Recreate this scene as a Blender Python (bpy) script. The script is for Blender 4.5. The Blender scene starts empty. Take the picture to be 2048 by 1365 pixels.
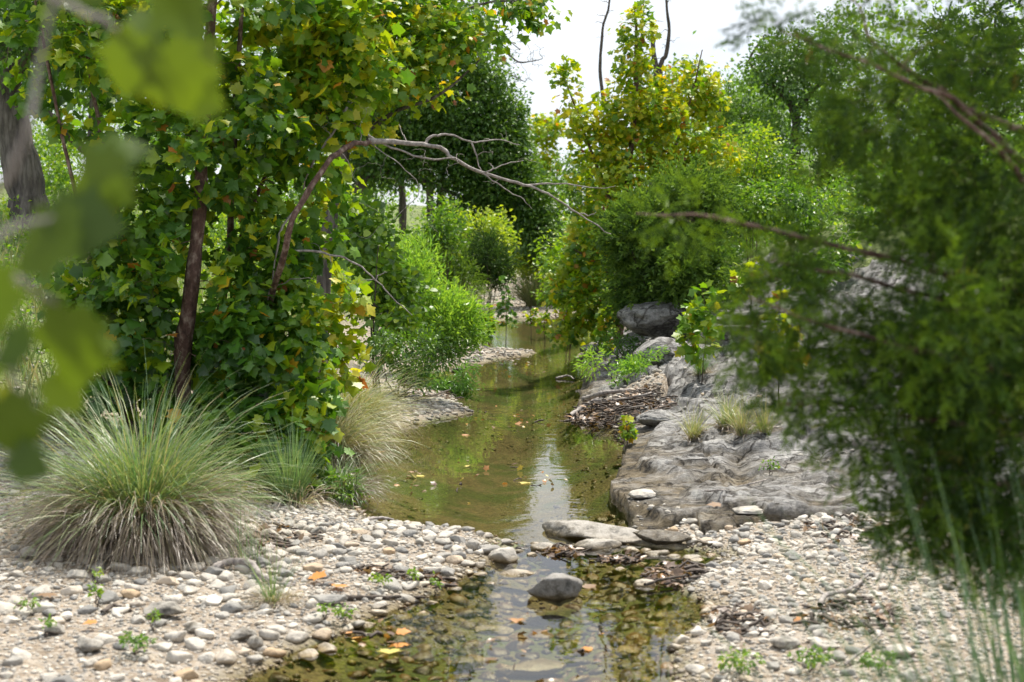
import bpy, bmesh, math, time
import numpy as np
from math import radians, pi, sin, cos, atan, atan2, sqrt
T0 = time.time()
rng = np.random.default_rng(11)
scene = bpy.context.scene
COL = scene.collection

# ------------------------------------------------------------------ camera, sky, sun, exposure
CAM_H = 1.55
FPX, CX, CY = 2844.0, 1024.0, 682.5          # focal length in photograph pixels (50 mm lens)
PITCH = atan((CY - 490.0) / FPX)
cam_data = bpy.data.cameras.new('camera')
cam_data.lens = 50; cam_data.sensor_width = 36
cam_data.clip_start = 0.05; cam_data.clip_end = 1000
cam_data.dof.use_dof = True; cam_data.dof.focus_distance = 11.0; cam_data.dof.aperture_fstop = 3.4
cam = bpy.data.objects.new('camera', cam_data); COL.objects.link(cam)
cam.location = (0, 0, CAM_H); cam.rotation_euler = (pi/2 - PITCH, 0, 0)
scene.camera = cam

SUN_EL, SUN_AZ = radians(62), radians(24)    # azimuth from +Y (view direction), positive to the right
world = bpy.data.worlds.new('World'); scene.world = world; world.use_nodes = True
wn, wl = world.node_tree.nodes, world.node_tree.links
for n in list(wn): wn.remove(n)
w_out = wn.new('ShaderNodeOutputWorld'); w_bg = wn.new('ShaderNodeBackground')
sky = wn.new('ShaderNodeTexSky'); sky.sky_type = 'NISHITA'; sky.sun_disc = False
sky.sun_elevation = SUN_EL; sky.sun_rotation = SUN_AZ
sky.air_density = 1.0; sky.dust_density = 1.5
SKY_STRENGTH = 0.12
tc = wn.new('ShaderNodeTexCoord'); mp = wn.new('ShaderNodeMapping'); mp.inputs['Scale'].default_value = (1.0, 1.0, 2.6)
wl.new(tc.outputs['Generated'], mp.inputs['Vector'])
nz = wn.new('ShaderNodeTexNoise'); nz.inputs['Scale'].default_value = 2.3; nz.inputs['Detail'].default_value = 7; nz.inputs['Roughness'].default_value = 0.55
wl.new(mp.outputs['Vector'], nz.inputs['Vector'])
cr = wn.new('ShaderNodeValToRGB')             # how much of the blue the cloud deck hides
cr.color_ramp.elements[0].position = 0.34; cr.color_ramp.elements[0].color = (0.66, 0.66, 0.66, 1)
cr.color_ramp.elements[1].position = 0.56; cr.color_ramp.elements[1].color = (1, 1, 1, 1)
wl.new(nz.outputs['Fac'], cr.inputs['Fac'])
nz2 = wn.new('ShaderNodeTexNoise'); nz2.inputs['Scale'].default_value = 3.6; nz2.inputs['Detail'].default_value = 6
wl.new(mp.outputs['Vector'], nz2.inputs['Vector'])
cc = wn.new('ShaderNodeValToRGB')             # cloud brightness, relative to the strength of the Background
cc.color_ramp.elements[0].position = 0.30; cc.color_ramp.elements[0].color = (0.50/SKY_STRENGTH, 0.56/SKY_STRENGTH, 0.66/SKY_STRENGTH, 1)
cc.color_ramp.elements[1].position = 0.60; cc.color_ramp.elements[1].color = (0.74/SKY_STRENGTH, 0.77/SKY_STRENGTH, 0.81/SKY_STRENGTH, 1)
wl.new(nz2.outputs['Fac'], cc.inputs['Fac'])
mx = wn.new('ShaderNodeMixRGB'); wl.new(cr.outputs['Color'], mx.inputs['Fac'])
wl.new(sky.outputs['Color'], mx.inputs['Color1']); wl.new(cc.outputs['Color'], mx.inputs['Color2'])
wl.new(mx.outputs['Color'], w_bg.inputs['Color']); w_bg.inputs['Strength'].default_value = SKY_STRENGTH
wl.new(w_bg.outputs['Background'], w_out.inputs['Surface'])

sun_d = bpy.data.lights.new('sun', 'SUN'); sun_d.energy = 5.0; sun_d.angle = radians(2.0); sun_d.color = (1.0, 0.94, 0.84)
sun = bpy.data.objects.new('sun', sun_d); COL.objects.link(sun); sun.location = (0, 20, 30)
sun.rotation_euler = (-(pi/2 - SUN_EL), 0, -SUN_AZ)   # light comes down out of the sun's direction
scene.view_settings.view_transform = 'Standard'; scene.view_settings.look = 'None'
scene.view_settings.exposure = 0.62; scene.view_settings.gamma = 1.0
scene.view_settings.use_curve_mapping = False
scene.render.engine = 'CYCLES'
cy = scene.cycles
cy.use_denoising = True; cy.max_bounces = 6; cy.diffuse_bounces = 3; cy.glossy_bounces = 3
cy.transmission_bounces = 4; cy.transparent_max_bounces = 8; cy.caustics_reflective = False; cy.caustics_refractive = False
cy.use_adaptive_sampling = True; cy.adaptive_threshold = 0.02; cy.sample_clamp_indirect = 6

# ------------------------------------------------------------------ helpers
def P(px, py, d):
    """The point at forward distance d (metres along +Y) seen at a pixel of the 2048 px photograph."""
    u = (px - CX)/FPX; v = (CY - py)/FPX
    a = np.array([u, cos(PITCH) + v*sin(PITCH), -sin(PITCH) + v*cos(PITCH)])
    return np.array([0, 0, CAM_H]) + a*(d/a[1])
def G(px, py, z=0.0):
    u = (px - CX)/FPX; v = (CY - py)/FPX
    a = np.array([u, cos(PITCH) + v*sin(PITCH), -sin(PITCH) + v*cos(PITCH)])
    return np.array([0, 0, CAM_H]) + a*((z - CAM_H)/a[2])
def to_px(p):
    p = np.atleast_2d(p) - np.array([0, 0, CAM_H])
    f = p[:, 1]*cos(PITCH) - p[:, 2]*sin(PITCH); up = p[:, 1]*sin(PITCH) + p[:, 2]*cos(PITCH)
    f = np.where(f < .05, .05, f)
    return CX + FPX*p[:, 0]/f, CY - FPX*up/f, f

def _h(ix, iy, iz, s):
    h = (ix*374761393 + iy*668265263 + iz*1274126177 + s*974711) & 0xffffffff
    h = ((h ^ (h >> 13))*1274126177) & 0xffffffff
    h = ((h ^ (h >> 16))*668265263) & 0xffffffff
    return ((h >> 8) & 0xffff)/65535.0
def vnoise(p, s=0):
    p = np.asarray(p, float); i = np.floor(p).astype(np.int64); f = p - i; f = f*f*(3 - 2*f)
    r = 0
    for dx in (0, 1):
        for dy in (0, 1):
            for dz in (0, 1):
                w = (f[:, 0] if dx else 1 - f[:, 0])*(f[:, 1] if dy else 1 - f[:, 1])*(f[:, 2] if dz else 1 - f[:, 2])
                r = r + w*_h(i[:, 0] + dx, i[:, 1] + dy, i[:, 2] + dz, s)
    return r*2 - 1
def fbm(p, s=0, o=4, g=.5):
    r = 0; a = 1; p = np.asarray(p, float)
    for k in range(o):
        r = r + a*vnoise(p, s + k); p = p*2.03 + 17.3; a *= g
    return r
def sm(a, b, x):
    t = np.clip((x - a)/(b - a), 0, 1); return t*t*(3 - 2*t)
def unit(v):
    return v/np.maximum(np.linalg.norm(v, axis=-1, keepdims=True), 1e-9)

class Acc:
    """Collects faces, then links them as one mesh object."""
    def __init__(s): s.v = []; s.f = []; s.t = []; s.n = 0
    def add(s, v, f, tint=0.5):
        """v (N,3); f (M,k) index array."""
        v = np.asarray(v, np.float32); s.v.append(v); s.f.append(np.asarray(f, np.int32) + s.n); s.n += len(v)
        s.t.append(np.broadcast_to(np.asarray(tint, np.float32), (len(v),)).copy())
    def stamp(s, tv, tf, pos, rot, scl, tint):
        """Copies of a template: pos (N,3), rot (N,3,3) columns = axes, scl (N,) or (N,3), tint (N,)"""
        N, V = len(pos), len(tv)
        if N == 0: return
        scl = np.asarray(scl, float); scl = scl[:, None] if scl.ndim == 1 else scl
        loc = tv[None]*scl[:, None, :]
        v = np.einsum('nij,nvj->nvi', rot, loc) + np.asarray(pos)[:, None, :]
        f = (np.asarray(tf)[None] + (np.arange(N)*V)[:, None, None]).reshape(-1, np.asarray(tf).shape[1])
        s.add(v.reshape(-1, 3), f, np.repeat(np.asarray(tint, np.float32), V))
    def build(s, name, mat, parent=None, origin=None, smooth=True):
        me = bpy.data.meshes.new(name)
        v = np.concatenate(s.v) if s.v else np.zeros((0, 3), np.float32)
        if origin is None: origin = world_origin(parent) if parent is not None else (0, 0, 0)
        v = v - np.asarray(origin, np.float32)
        loops = np.concatenate([f.ravel() for f in s.f]); cnt = np.concatenate([np.full(len(f), f.shape[1], np.int32) for f in s.f])
        st = np.concatenate([[0], np.cumsum(cnt)[:-1]]).astype(np.int32)
        me.vertices.add(len(v)); me.vertices.foreach_set('co', v.astype(np.float32).ravel())
        me.loops.add(len(loops)); me.loops.foreach_set('vertex_index', loops.astype(np.int32))
        me.polygons.add(len(cnt)); me.polygons.foreach_set('loop_start', st); me.polygons.foreach_set('loop_total', cnt)
        me.polygons.foreach_set('use_smooth', np.full(len(cnt), smooth))
        a = me.attributes.new('tint', 'FLOAT', 'POINT'); a.data.foreach_set('value', np.concatenate(s.t))
        me.update(calc_edges=True); me.materials.append(mat)
        o = bpy.data.objects.new(name, me); COL.objects.link(o)
        if parent is not None: o.parent = parent
        else: o.location = origin
        return o
ORIG = {}
def world_origin(o): return ORIG[o.name]
def empty(name, loc, label, cat, group=None):
    o = bpy.data.objects.new(name, None); COL.objects.link(o); o.location = tuple(float(c) for c in loc)
    o.empty_display_size = .1
    ORIG[o.name] = np.asarray(loc, float); tag(o, label, cat, group); return o
def tag(o, label=None, cat=None, group=None, kind=None):
    if label: o['label'] = label
    if cat: o['category'] = cat
    if group: o['group'] = group
    if kind: o['kind'] = kind
    return o

def tube(acc, pts, rad, k=7, tint=.5, cap=True, rough=0.0):
    pts = np.asarray(pts, float); rad = np.asarray(rad, float); n = len(pts)
    t = np.gradient(pts, axis=0); t = unit(t)
    u = np.cross(t[0], [0.13, 0.2, 1.0]);
    if np.linalg.norm(u) < .1: u = np.cross(t[0], [1, 0, 0])
    u = u/np.linalg.norm(u); U = []
    for i in range(n):
        u = u - t[i]*np.dot(u, t[i]); u = u/max(np.linalg.norm(u), 1e-9); U.append(u)
    U = np.array(U); W = np.cross(t, U)
    a = np.arange(k)*2*pi/k
    ring = U[:, None]*np.cos(a)[None, :, None] + W[:, None]*np.sin(a)[None, :, None]
    rr = rad[:, None]*np.ones(k)
    if rough: rr = rr*(1 + rough*rng.normal(0, 1, rr.shape))
    v = pts[:, None] + ring*rr[:, :, None]
    v = v.reshape(-1, 3)
    i, j = np.meshgrid(np.arange(n - 1), np.arange(k), indexing='ij')
    f = np.stack([i*k + j, i*k + (j + 1) % k, (i + 1)*k + (j + 1) % k, (i + 1)*k + j], -1).reshape(-1, 4)
    acc.add(v, f, tint)
    if cap:
        b = np.arange(k)
        vv = np.vstack([v[-k:], pts[-1] + t[-1]*rad[-1]*.8])
        acc.add(vv, np.stack([b, (b + 1) % k, np.full(k, k)], -1), tint)

def smooth_path(p, n=24, wob=0.0):
    """Catmull-Rom through the control points."""
    p = np.asarray(p, float); m = len(p)
    q = np.vstack([2*p[0] - p[1], p, 2*p[-1] - p[-2]])
    s = np.linspace(0, m - 1 - 1e-6, n); i = s.astype(int); f = (s - i)[:, None]
    a, b, c, d = q[i], q[i + 1], q[i + 2], q[i + 3]
    r = .5*((2*b) + (-a + c)*f + (2*a - 5*b + 4*c - d)*f**2 + (-a + 3*b - 3*c + d)*f**3)
    if wob:
        w = rng.normal(0, wob, r.shape); w[0] = 0; w = (w + np.roll(w, 1, 0))/2; r = r + w
    return r

# ------------------------------------------------------------------ materials
def new_mat(name):
    m = bpy.data.materials.new(name); m.use_nodes = True; nt = m.node_tree
    for n in list(nt.nodes): nt.nodes.remove(n)
    return m, nt.nodes, nt.links
def ramp(N, stops, interp='LINEAR'):
    r = N.new('ShaderNodeValToRGB'); e = r.color_ramp.elements; r.color_ramp.interpolation = interp
    while len(e) < len(stops): e.new(0.5)
    for k, (p, c) in enumerate(stops): e[k].position = p; e[k].color = (*c, 1)
    return r
def leaf_mat(name, stops, trans=.42, gloss=.06, rough=.42, var=.18, tcol=1.5):
    m, N, L = new_mat(name)
    at = N.new('ShaderNodeAttribute'); at.attribute_name = 'tint'
    r = ramp(N, stops); L.new(at.outputs['Fac'], r.inputs['Fac'])
    geo = N.new('ShaderNodeNewGeometry'); no = N.new('ShaderNodeTexNoise'); no.inputs['Scale'].default_value = 45; no.inputs['Detail'].default_value = 2
    L.new(geo.outputs['Position'], no.inputs['Vector'])
    mr = N.new('ShaderNodeMapRange'); mr.inputs[3].default_value = 1 - var; mr.inputs[4].default_value = 1 + var
    L.new(no.outputs['Fac'], mr.inputs[0])
    hv = N.new('ShaderNodeHueSaturation'); L.new(r.outputs['Color'], hv.inputs['Color']); L.new(mr.outputs[0], hv.inputs['Value'])
    d = N.new('ShaderNodeBsdfDiffuse'); L.new(hv.outputs['Color'], d.inputs['Color'])
    tl = N.new('ShaderNodeBsdfTranslucent')
    mt = N.new('ShaderNodeMixRGB'); mt.blend_type = 'MULTIPLY'; mt.inputs['Fac'].default_value = 1; mt.inputs['Color2'].default_value = (tcol*1.05, tcol, tcol*.45, 1)
    L.new(hv.outputs['Color'], mt.inputs['Color1']); L.new(mt.outputs['Color'], tl.inputs['Color'])
    ms = N.new('ShaderNodeMixShader'); ms.inputs['Fac'].default_value = trans; L.new(d.outputs[0], ms.inputs[1]); L.new(tl.outputs[0], ms.inputs[2])
    gl = N.new('ShaderNodeBsdfGlossy'); gl.inputs['Roughness'].default_value = rough; gl.inputs['Color'].default_value = (1, 1, 1, 1)
    m2 = N.new('ShaderNodeMixShader'); m2.inputs['Fac'].default_value = gloss; L.new(ms.outputs[0], m2.inputs[1]); L.new(gl.outputs[0], m2.inputs[2])
    o = N.new('ShaderNodeOutputMaterial'); L.new(m2.outputs[0], o.inputs['Surface']); return m
SYC = [(0, (.028, .080, .012)), (.28, (.058, .165, .013)), (.50, (.145, .29, .012)), (.72, (.36, .44, .010)), (.86, (.55, .48, .015)), (.95, (.58, .25, .02)), (1, (.26, .09, .035))]
M_syc = leaf_mat('sycamore_leaf', SYC, trans=.44, gloss=.035, rough=.45, tcol=1.3)
M_syc_olive = leaf_mat('sycamore_leaf_olive', [(0, (.030, .065, .010)), (.35, (.070, .125, .008)), (.65, (.13, .20, .008)), (.85, (.26, .27, .012)), (1, (.40, .17, .02))], trans=.38, gloss=.02, rough=.5, tcol=1.1)  # darker, more olive leaf ramp, used on the near blurred leaves
M_oak = leaf_mat('oak_leaf', [(0, (.026, .070, .014)), (.5, (.062, .145, .022)), (.85, (.14, .25, .03)), (1, (.2, .30, .05))], trans=.38, gloss=.04)
M_bush = leaf_mat('bush_leaf', [(0, (.040, .10, .014)), (.35, (.095, .21, .018)), (.65, (.21, .34, .02)), (.9, (.40, .47, .025)), (1, (.5, .42, .05))], trans=.45, gloss=.04)
M_willow = leaf_mat('willow_leaf', [(0, (.075, .19, .035)), (.5, (.16, .33, .05)), (1, (.34, .50, .06))], trans=.45, gloss=.05)
M_juniper = leaf_mat('juniper_foliage', [(0, (.022, .050, .010)), (.5, (.065, .135, .014)), (.85, (.17, .28, .02)), (1, (.20, .13, .04))], trans=.25, gloss=.02)
M_cedar = leaf_mat('cedar_foliage', [(0, (.040, .085, .025)), (.5, (.10, .19, .035)), (1, (.20, .31, .045))], trans=.36, gloss=.02)
M_grass = leaf_mat('grass_blade', [(0, (.17, .135, .115)), (.25, (.33, .27, .21)), (.42, (.42, .39, .22)), (.55, (.25, .31, .14)), (.8, (.15, .24, .09)), (1, (.13, .25, .11))], trans=.3, gloss=.05)
M_dryleaf = leaf_mat('dry_leaf', [(0, (.10, .06, .04)), (.45, (.26, .17, .10)), (.8, (.50, .22, .06)), (1, (.50, .42, .12))], trans=.15, gloss=.05)

def bark_mat(name, c1, c2, c3, scale=18, stretch=.25, bump=.6):
    m, N, L = new_mat(name)
    tcn = N.new('ShaderNodeTexCoord'); mpn = N.new('ShaderNodeMapping'); mpn.inputs['Scale'].default_value = (1, 1, stretch)
    L.new(tcn.outputs['Object'], mpn.inputs['Vector'])
    a = N.new('ShaderNodeTexNoise'); a.inputs['Scale'].default_value = scale; a.inputs['Detail'].default_value = 6; a.inputs['Roughness'].default_value = .65; L.new(mpn.outputs[0], a.inputs['Vector'])
    r = ramp(N, [(.33, c1), (.5, c2), (.68, c3)]); L.new(a.outputs['Fac'], r.inputs['Fac'])
    v = N.new('ShaderNodeTexVoronoi'); v.inputs['Scale'].default_value = scale*1.2; L.new(mpn.outputs[0], v.inputs['Vector'])
    ad = N.new('ShaderNodeMath'); ad.operation = 'ADD'; L.new(a.outputs['Fac'], ad.inputs[0]); L.new(v.outputs['Distance'], ad.inputs[1])
    b = N.new('ShaderNodeBump'); b.inputs['Strength'].default_value = bump; b.inputs['Distance'].default_value = .02; L.new(ad.outputs[0], b.inputs['Height'])
    p = N.new('ShaderNodeBsdfPrincipled'); p.inputs['Roughness'].default_value = .85; L.new(r.outputs['Color'], p.inputs['Base Color']); L.new(b.outputs[0], p.inputs['Normal'])
    o = N.new('ShaderNodeOutputMaterial'); L.new(p.outputs[0], o.inputs['Surface']); return m
M_bark_red = bark_mat('reddish_bark', (.045, .026, .020), (.12, .065, .048), (.32, .25, .20), 22, .6)
M_bark_oak = bark_mat('oak_bark', (.035, .030, .028), (.12, .10, .09), (.24, .21, .19), 16, .18, 1.0)
M_bark_grey = bark_mat('weathered_wood', (.13, .11, .10), (.28, .25, .23), (.42, .38, .35), 30, .5, .4)
M_bark_dark = bark_mat('dark_twig_bark', (.03, .024, .02), (.075, .058, .046), (.16, .13, .11), 25, .5, .4)

def stone_mat(name, stops, wet=0.0, bump=.5, blotch=.35, rough=.85):
    m, N, L = new_mat(name)
    at = N.new('ShaderNodeAttribute'); at.attribute_name = 'tint'
    oi = N.new('ShaderNodeObjectInfo'); mo = N.new('ShaderNodeMath'); mo.operation = 'MULTIPLY_ADD'; mo.inputs[1].default_value = .10; mo.inputs[2].default_value = -.05
    L.new(oi.outputs['Random'], mo.inputs[0]); ao = N.new('ShaderNodeMath'); ao.operation = 'ADD'; ao.use_clamp = True
    L.new(at.outputs['Fac'], ao.inputs[0]); L.new(mo.outputs[0], ao.inputs[1])
    r = ramp(N, stops); L.new(ao.outputs[0], r.inputs['Fac'])
    g = N.new('ShaderNodeNewGeometry')
    n1 = N.new('ShaderNodeTexNoise'); n1.inputs['Scale'].default_value = 14; n1.inputs['Detail'].default_value = 7; n1.inputs['Roughness'].default_value = .7; L.new(g.outputs['Position'], n1.inputs['Vector'])
    r2 = ramp(N, [(.30, (1 - blotch*1.5,)*3), (.46, (1 - blotch*.3, 1 - blotch*.35, 1 - blotch*.45)), (.62, (1.08, 1.05, 1.0))]); L.new(n1.outputs['Fac'], r2.inputs['Fac'])
    mm = N.new('ShaderNodeMixRGB'); mm.blend_type = 'MULTIPLY'; mm.inputs['Fac'].default_value = 1; L.new(r.outputs['Color'], mm.inputs['Color1']); L.new(r2.outputs['Color'], mm.inputs['Color2'])
    n5 = N.new('ShaderNodeTexNoise'); n5.inputs['Scale'].default_value = 5.5; n5.inputs['Detail'].default_value = 5; n5.inputs['Roughness'].default_value = .7; L.new(g.outputs['Position'], n5.inputs['Vector'])
    r5 = ramp(N, [(.40, (1 - blotch*1.15, 1 - blotch*1.2, 1 - blotch*1.3)), (.50, (1, 1, 1))]); L.new(n5.outputs['Fac'], r5.inputs['Fac'])
    m5 = N.new('ShaderNodeMixRGB'); m5.blend_type = 'MULTIPLY'; m5.inputs['Fac'].default_value = .8 if blotch > .5 else .25; L.new(mm.outputs['Color'], m5.inputs['Color1']); L.new(r5.outputs['Color'], m5.inputs['Color2']); mm = m5
    n2 = N.new('ShaderNodeTexNoise'); n2.inputs['Scale'].default_value = 90; n2.inputs['Detail'].default_value = 4; L.new(g.outputs['Position'], n2.inputs['Vector'])
    b = N.new('ShaderNodeBump'); b.inputs['Strength'].default_value = bump; b.inputs['Distance'].default_value = .008; L.new(n2.outputs['Fac'], b.inputs['Height'])
    b1 = N.new('ShaderNodeBump'); b1.inputs['Strength'].default_value = bump; b1.inputs['Distance'].default_value = .02; L.new(n1.outputs['Fac'], b1.inputs['Height']); L.new(b.outputs[0], b1.inputs['Normal'])
    # stones darken and go olive where they stand in the creek's water line
    sx = N.new('ShaderNodeSeparateXYZ'); L.new(g.outputs['Position'], sx.inputs[0])
    mr = N.new('ShaderNodeMapRange'); mr.inputs[1].default_value = .004; mr.inputs[2].default_value = .036; mr.inputs[3].default_value = 1; mr.inputs[4].default_value = 0; L.new(sx.outputs['Z'], mr.inputs[0])
    wm = N.new('ShaderNodeMixRGB'); wm.blend_type = 'MULTIPLY'; L.new(mr.outputs[0], wm.inputs['Fac']); L.new(mm.outputs['Color'], wm.inputs['Color1']); wm.inputs['Color2'].default_value = (.50, .40, .24, 1)
    rr = N.new('ShaderNodeMapRange'); rr.inputs[3].default_value = rough; rr.inputs[4].default_value = .3; L.new(mr.outputs[0], rr.inputs[0])
    p = N.new('ShaderNodeBsdfPrincipled'); L.new(wm.outputs['Color'], p.inputs['Base Color']); L.new(b1.outputs[0], p.inputs['Normal']); L.new(rr.outputs[0], p.inputs['Roughness'])
    o = N.new('ShaderNodeOutputMaterial'); L.new(p.outputs[0], o.inputs['Surface']); return m
STONE = [(0, (.17, .17, .17)), (.2, (.28, .275, .265)), (.42, (.40, .38, .35)), (.65, (.52, .485, .435)), (.85, (.62, .59, .54)), (1, (.44, .33, .22))]
M_stone = stone_mat('limestone_cobble', STONE)
M_stone_grey = stone_mat('weathered_grey_limestone', [(0, (.16, .155, .15)), (.5, (.27, .26, .25)), (1, (.44, .42, .39))], blotch=.62)
# ------------------------------------------------------------------ terrain
W_LEFT = [(300, 1500), (430, 1420), (520, 1350), (620, 1300), (720, 1260), (840, 1205), (900, 1165), (960, 1140), (1010, 1118), (990, 1082), (930, 1060), (830, 1050), (750, 1042), (702, 1005), (716, 950), (730, 900), (750, 872),
          (820, 850), (900, 836), (948, 826), (925, 808), (900, 793), (880, 770), (865, 750), (900, 737), (980, 724), (1050, 712), (1080, 706), (1000, 700), (940, 692), (930, 665), (975, 648), (1020, 640)]
W_RIGHT = [(1130, 638), (1195, 655), (1200, 680), (1165, 702), (1150, 722), (1175, 760), (1175, 790), (1140, 828), (1195, 846), (1245, 862), (1252, 905), (1235, 945), (1222, 972), (1262, 1002), (1262, 1045), (1300, 1085),
           (1400, 1100), (1440, 1118), (1385, 1150), (1375, 1185), (1420, 1215), (1390, 1250), (1350, 1290), (1345, 1365), (1360, 1500)]
wl_ = np.array([G(*q)[:2] for q in W_LEFT]); wr_ = np.array([G(*q)[:2] for q in W_RIGHT])
POLY = np.vstack([[[-.95, 1.0]], wl_, wr_, [[.5, 1.0]]])
def poly_sd(x, y, poly):
    """Signed distance, negative inside."""
    x = x.ravel(); y = y.ravel(); d = np.full(len(x), 1e9); ins = np.zeros(len(x), bool); n = len(poly)
    for k in range(n):
        a = poly[k]; b = poly[(k + 1) % n]; e = b - a
        t = np.clip(((x - a[0])*e[0] + (y - a[1])*e[1])/(e @ e + 1e-12), 0, 1)
        d = np.minimum(d, np.hypot(x - a[0] - t*e[0], y - a[1] - t*e[1]))
        c = ((a[1] > y) != (b[1] > y)); den = (b[1] - a[1]) if abs(b[1] - a[1]) > 1e-12 else 1e-12
        ins ^= c & (x < e[0]*(y - a[1])/den + a[0])
    return np.where(ins, -d, d)
ri = wr_[np.argsort(wr_[:, 1])]
def right_shore(y): return np.interp(y, [5, 7.2, 8.2, 9.3, 10.5, 12.0, 13.5, 16, 19, 24, 30, 60], [.56, .72, .70, .66, .80, .88, .62, .80, .90, 1.3, 1.9, 3.0])
def left_shore(y): return np.interp(y, [4, 5, 6.3, 7.2, 8.5, 10, 12, 13, 16, 20, 25, 30, 60], [-1.1, -.9, -.7, -.9, -.95, -1.0, -1.0, -.9, -.8, -.7, -.6, -.3, 0.2])
def ground_z(x, y, detail=True):
    shp = np.shape(x); x = np.ravel(np.asarray(x, float)); y = np.ravel(np.asarray(y, float))
    wob = .05*vnoise(np.stack([x*2.2, y*2.2, 0*x], -1), 3) + .02*vnoise(np.stack([x*7, y*7, 0*x], -1), 4)
    s = poly_sd(x, y, POLY) + wob
    maxd = .10 + .22*sm(7.4, 9.0, y)
    zin = -(.012 + maxd*(1 - np.exp(-np.maximum(-s, 0)/(.20 + .25*sm(7.4, 9, y))))*(1 + .25*vnoise(np.stack([x*.8, y*.8, 0*x], -1), 9)))
    zin = zin + .06*sm(.35, 0, np.abs(y - 7.25 - .1*x))*(x > -.2)      # the shallow lip between the two pools
    zout = .075*(1 - np.exp(-np.maximum(s, 0)/.30)) + .012*np.maximum(s, 0)
    z = np.where(s < 0, zin, zout)
    out = sm(0, .8, s)
    bl = np.maximum(0, left_shore(y) - .75 - x)
    zl = .42*np.minimum(bl, 3.8)*sm(7.2, 10.5, y) + .16*np.minimum(bl, 4)*sm(5.5, 8, y)*(1 - sm(7.2, 10.5, y)) + .05*np.maximum(bl - 3.8, 0)
    br = np.maximum(0, x - right_shore(y))
    zr = sm(8.6, 11.5, y)*(.50*np.minimum(br, 3.2) + .30*np.clip(br - 3.2, 0, 9)) + .06*np.maximum(br - .5, 0)*(1 - sm(8.6, 11.5, y))
    z = z + out*(zl + zr) + .035*np.clip(y - 38, 0, 40)*sm(38, 50, y)
    if detail:
        z = z + (.010*vnoise(np.stack([x*5, y*5, 0*x], -1), 8) + .05*out*sm(8, 12, y)*fbm(np.stack([x*.9, y*.9, 0*x], -1), 5))
    return z.reshape(shp)
def gz(x, y): return float(ground_z(np.array([x]), np.array([y]))[0])

# limestone shelf on the right bank
def rock_mask(x, y):
    r = x - right_shore(y)
    e = .16*vnoise(np.stack([x*1.6, y*1.6, 0*x], -1), 21) + .05*vnoise(np.stack([x*6, y*6, 0*x], -1), 22)
    front = 7.30 + .25*(x < 1.0) + .12*np.clip(x - 1, 0, 2)
    a = sm(-.06, .07, r + e*.5); b = sm(0, .25, y - front + e); c = 1 - sm(0, 1.2, y - 21 + e*3); d = 1 - sm(2.4, 3.2, r + e*2)
    nook = 1 - sm(.55, .35, np.hypot((x - .98)/1.0, (y - 13.0)/1.5))       # gravel nook that holds the debris pile
    return a*b*c*d*nook
def worley(x, y, s, seed):
    x = x*s + .35*vnoise(np.stack([x*s*.9, y*s*.9, 0*x], -1), seed + 80); y = y*s + .35*vnoise(np.stack([x*.9, y*s*.9, 0*x], -1), seed + 81)
    ix, iy = np.floor(x).astype(np.int64), np.floor(y).astype(np.int64); f1 = np.full(x.shape, 9.); f2 = f1.copy(); hh = np.zeros(x.shape)
    for a in (-1, 0, 1):
        for b in (-1, 0, 1):
            cx_, cy_ = ix + a, iy + b; d = np.hypot(cx_ + _h(cx_, cy_, cx_*0, seed) - x, cy_ + _h(cx_, cy_, cx_*0, seed + 1) - y)
            n = d < f1; f2 = np.where(n, f1, np.minimum(f2, d)); hh = np.where(n, _h(cx_, cy_, cx_*0, seed + 2), hh); f1 = np.where(n, d, f1)
    return f1, f2, hh
def rock_z(x, y):
    r = np.maximum(0, x - right_shore(y)); p = np.stack([x, y, 0*x], -1)
    sl = .07 + .47*sm(8.7, 12, y)
    z = .035 + sl*r*r/(r + .35) + .05*sm(0, .3, r)
    z = z + .05*fbm(p*[1.1, 1.6, 1], 31, 3)*sm(0, .5, r)
    w = .085*fbm(p*.7, 36, 2)
    q = (z + w)/.085; st = np.floor(q) + sm(.44, .56, q - np.floor(q))
    z = z*.30 + .70*(st*.085 - w)
    f1, f2, hsh = worley(x, y*1.0, 2.1, 5); z = z + (hsh - .5)*.055*sm(.15, .6, r) - .05*sm(.07, .0, f2 - f1)*sm(.1, .5, r)
    f1, f2, hsh = worley(x*.8, y*1.3, 6.0, 6); z = z + (hsh - .5)*.012 - .010*sm(.07, .0, f2 - f1)
    z = z + .006*fbm(p*[4, 7, 1], 41, 3) + .010*np.abs(fbm(p*[11, 16, 1], 45, 3)) + .006*vnoise(p*[30, 40, 1], 47)
    z = z - .05*sm(.35, .0, np.abs(vnoise(p*[1.7, .9, 1], 50)))*sm(.1, .6, r)     # runnels and pits
    return z

def tensor_grid(xs, ys, zf):
    X, Y = np.meshgrid(xs, ys, indexing='xy'); Z = zf(X, Y)
    v = np.stack([X, Y, Z], -1).reshape(-1, 3); nx = len(xs)
    i, j = np.meshgrid(np.arange(len(ys) - 1), np.arange(nx - 1), indexing='ij')
    f = np.stack([i*nx + j, i*nx + j + 1, (i + 1)*nx + j + 1, (i + 1)*nx + j], -1).reshape(-1, 4)
    return v, f
def grow_axis(a, b, step, far, g=1.12):
    r = [b]; s = step
    while r[-1] < far: s *= g; r.append(r[-1] + s)
    return r
fx = list(np.arange(-3.4, 3.4, .04)); gx = grow_axis(0, 3.4, .04, 70)
xs = np.array([-v for v in gx[::-1]][:-1] + [-3.4] + fx[1:] + gx)
fy = list(np.arange(3.4, 11, .035)); m1 = list(np.arange(11, 24, .08)); gy = grow_axis(0, 24, .1, 150, 1.08)
ys = np.array([-12, -8, -5, -3, -1.5, -.5, .5, 1.2, 1.8, 2.3, 2.7, 3.0, 3.2] + fy + m1 + gy)
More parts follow.
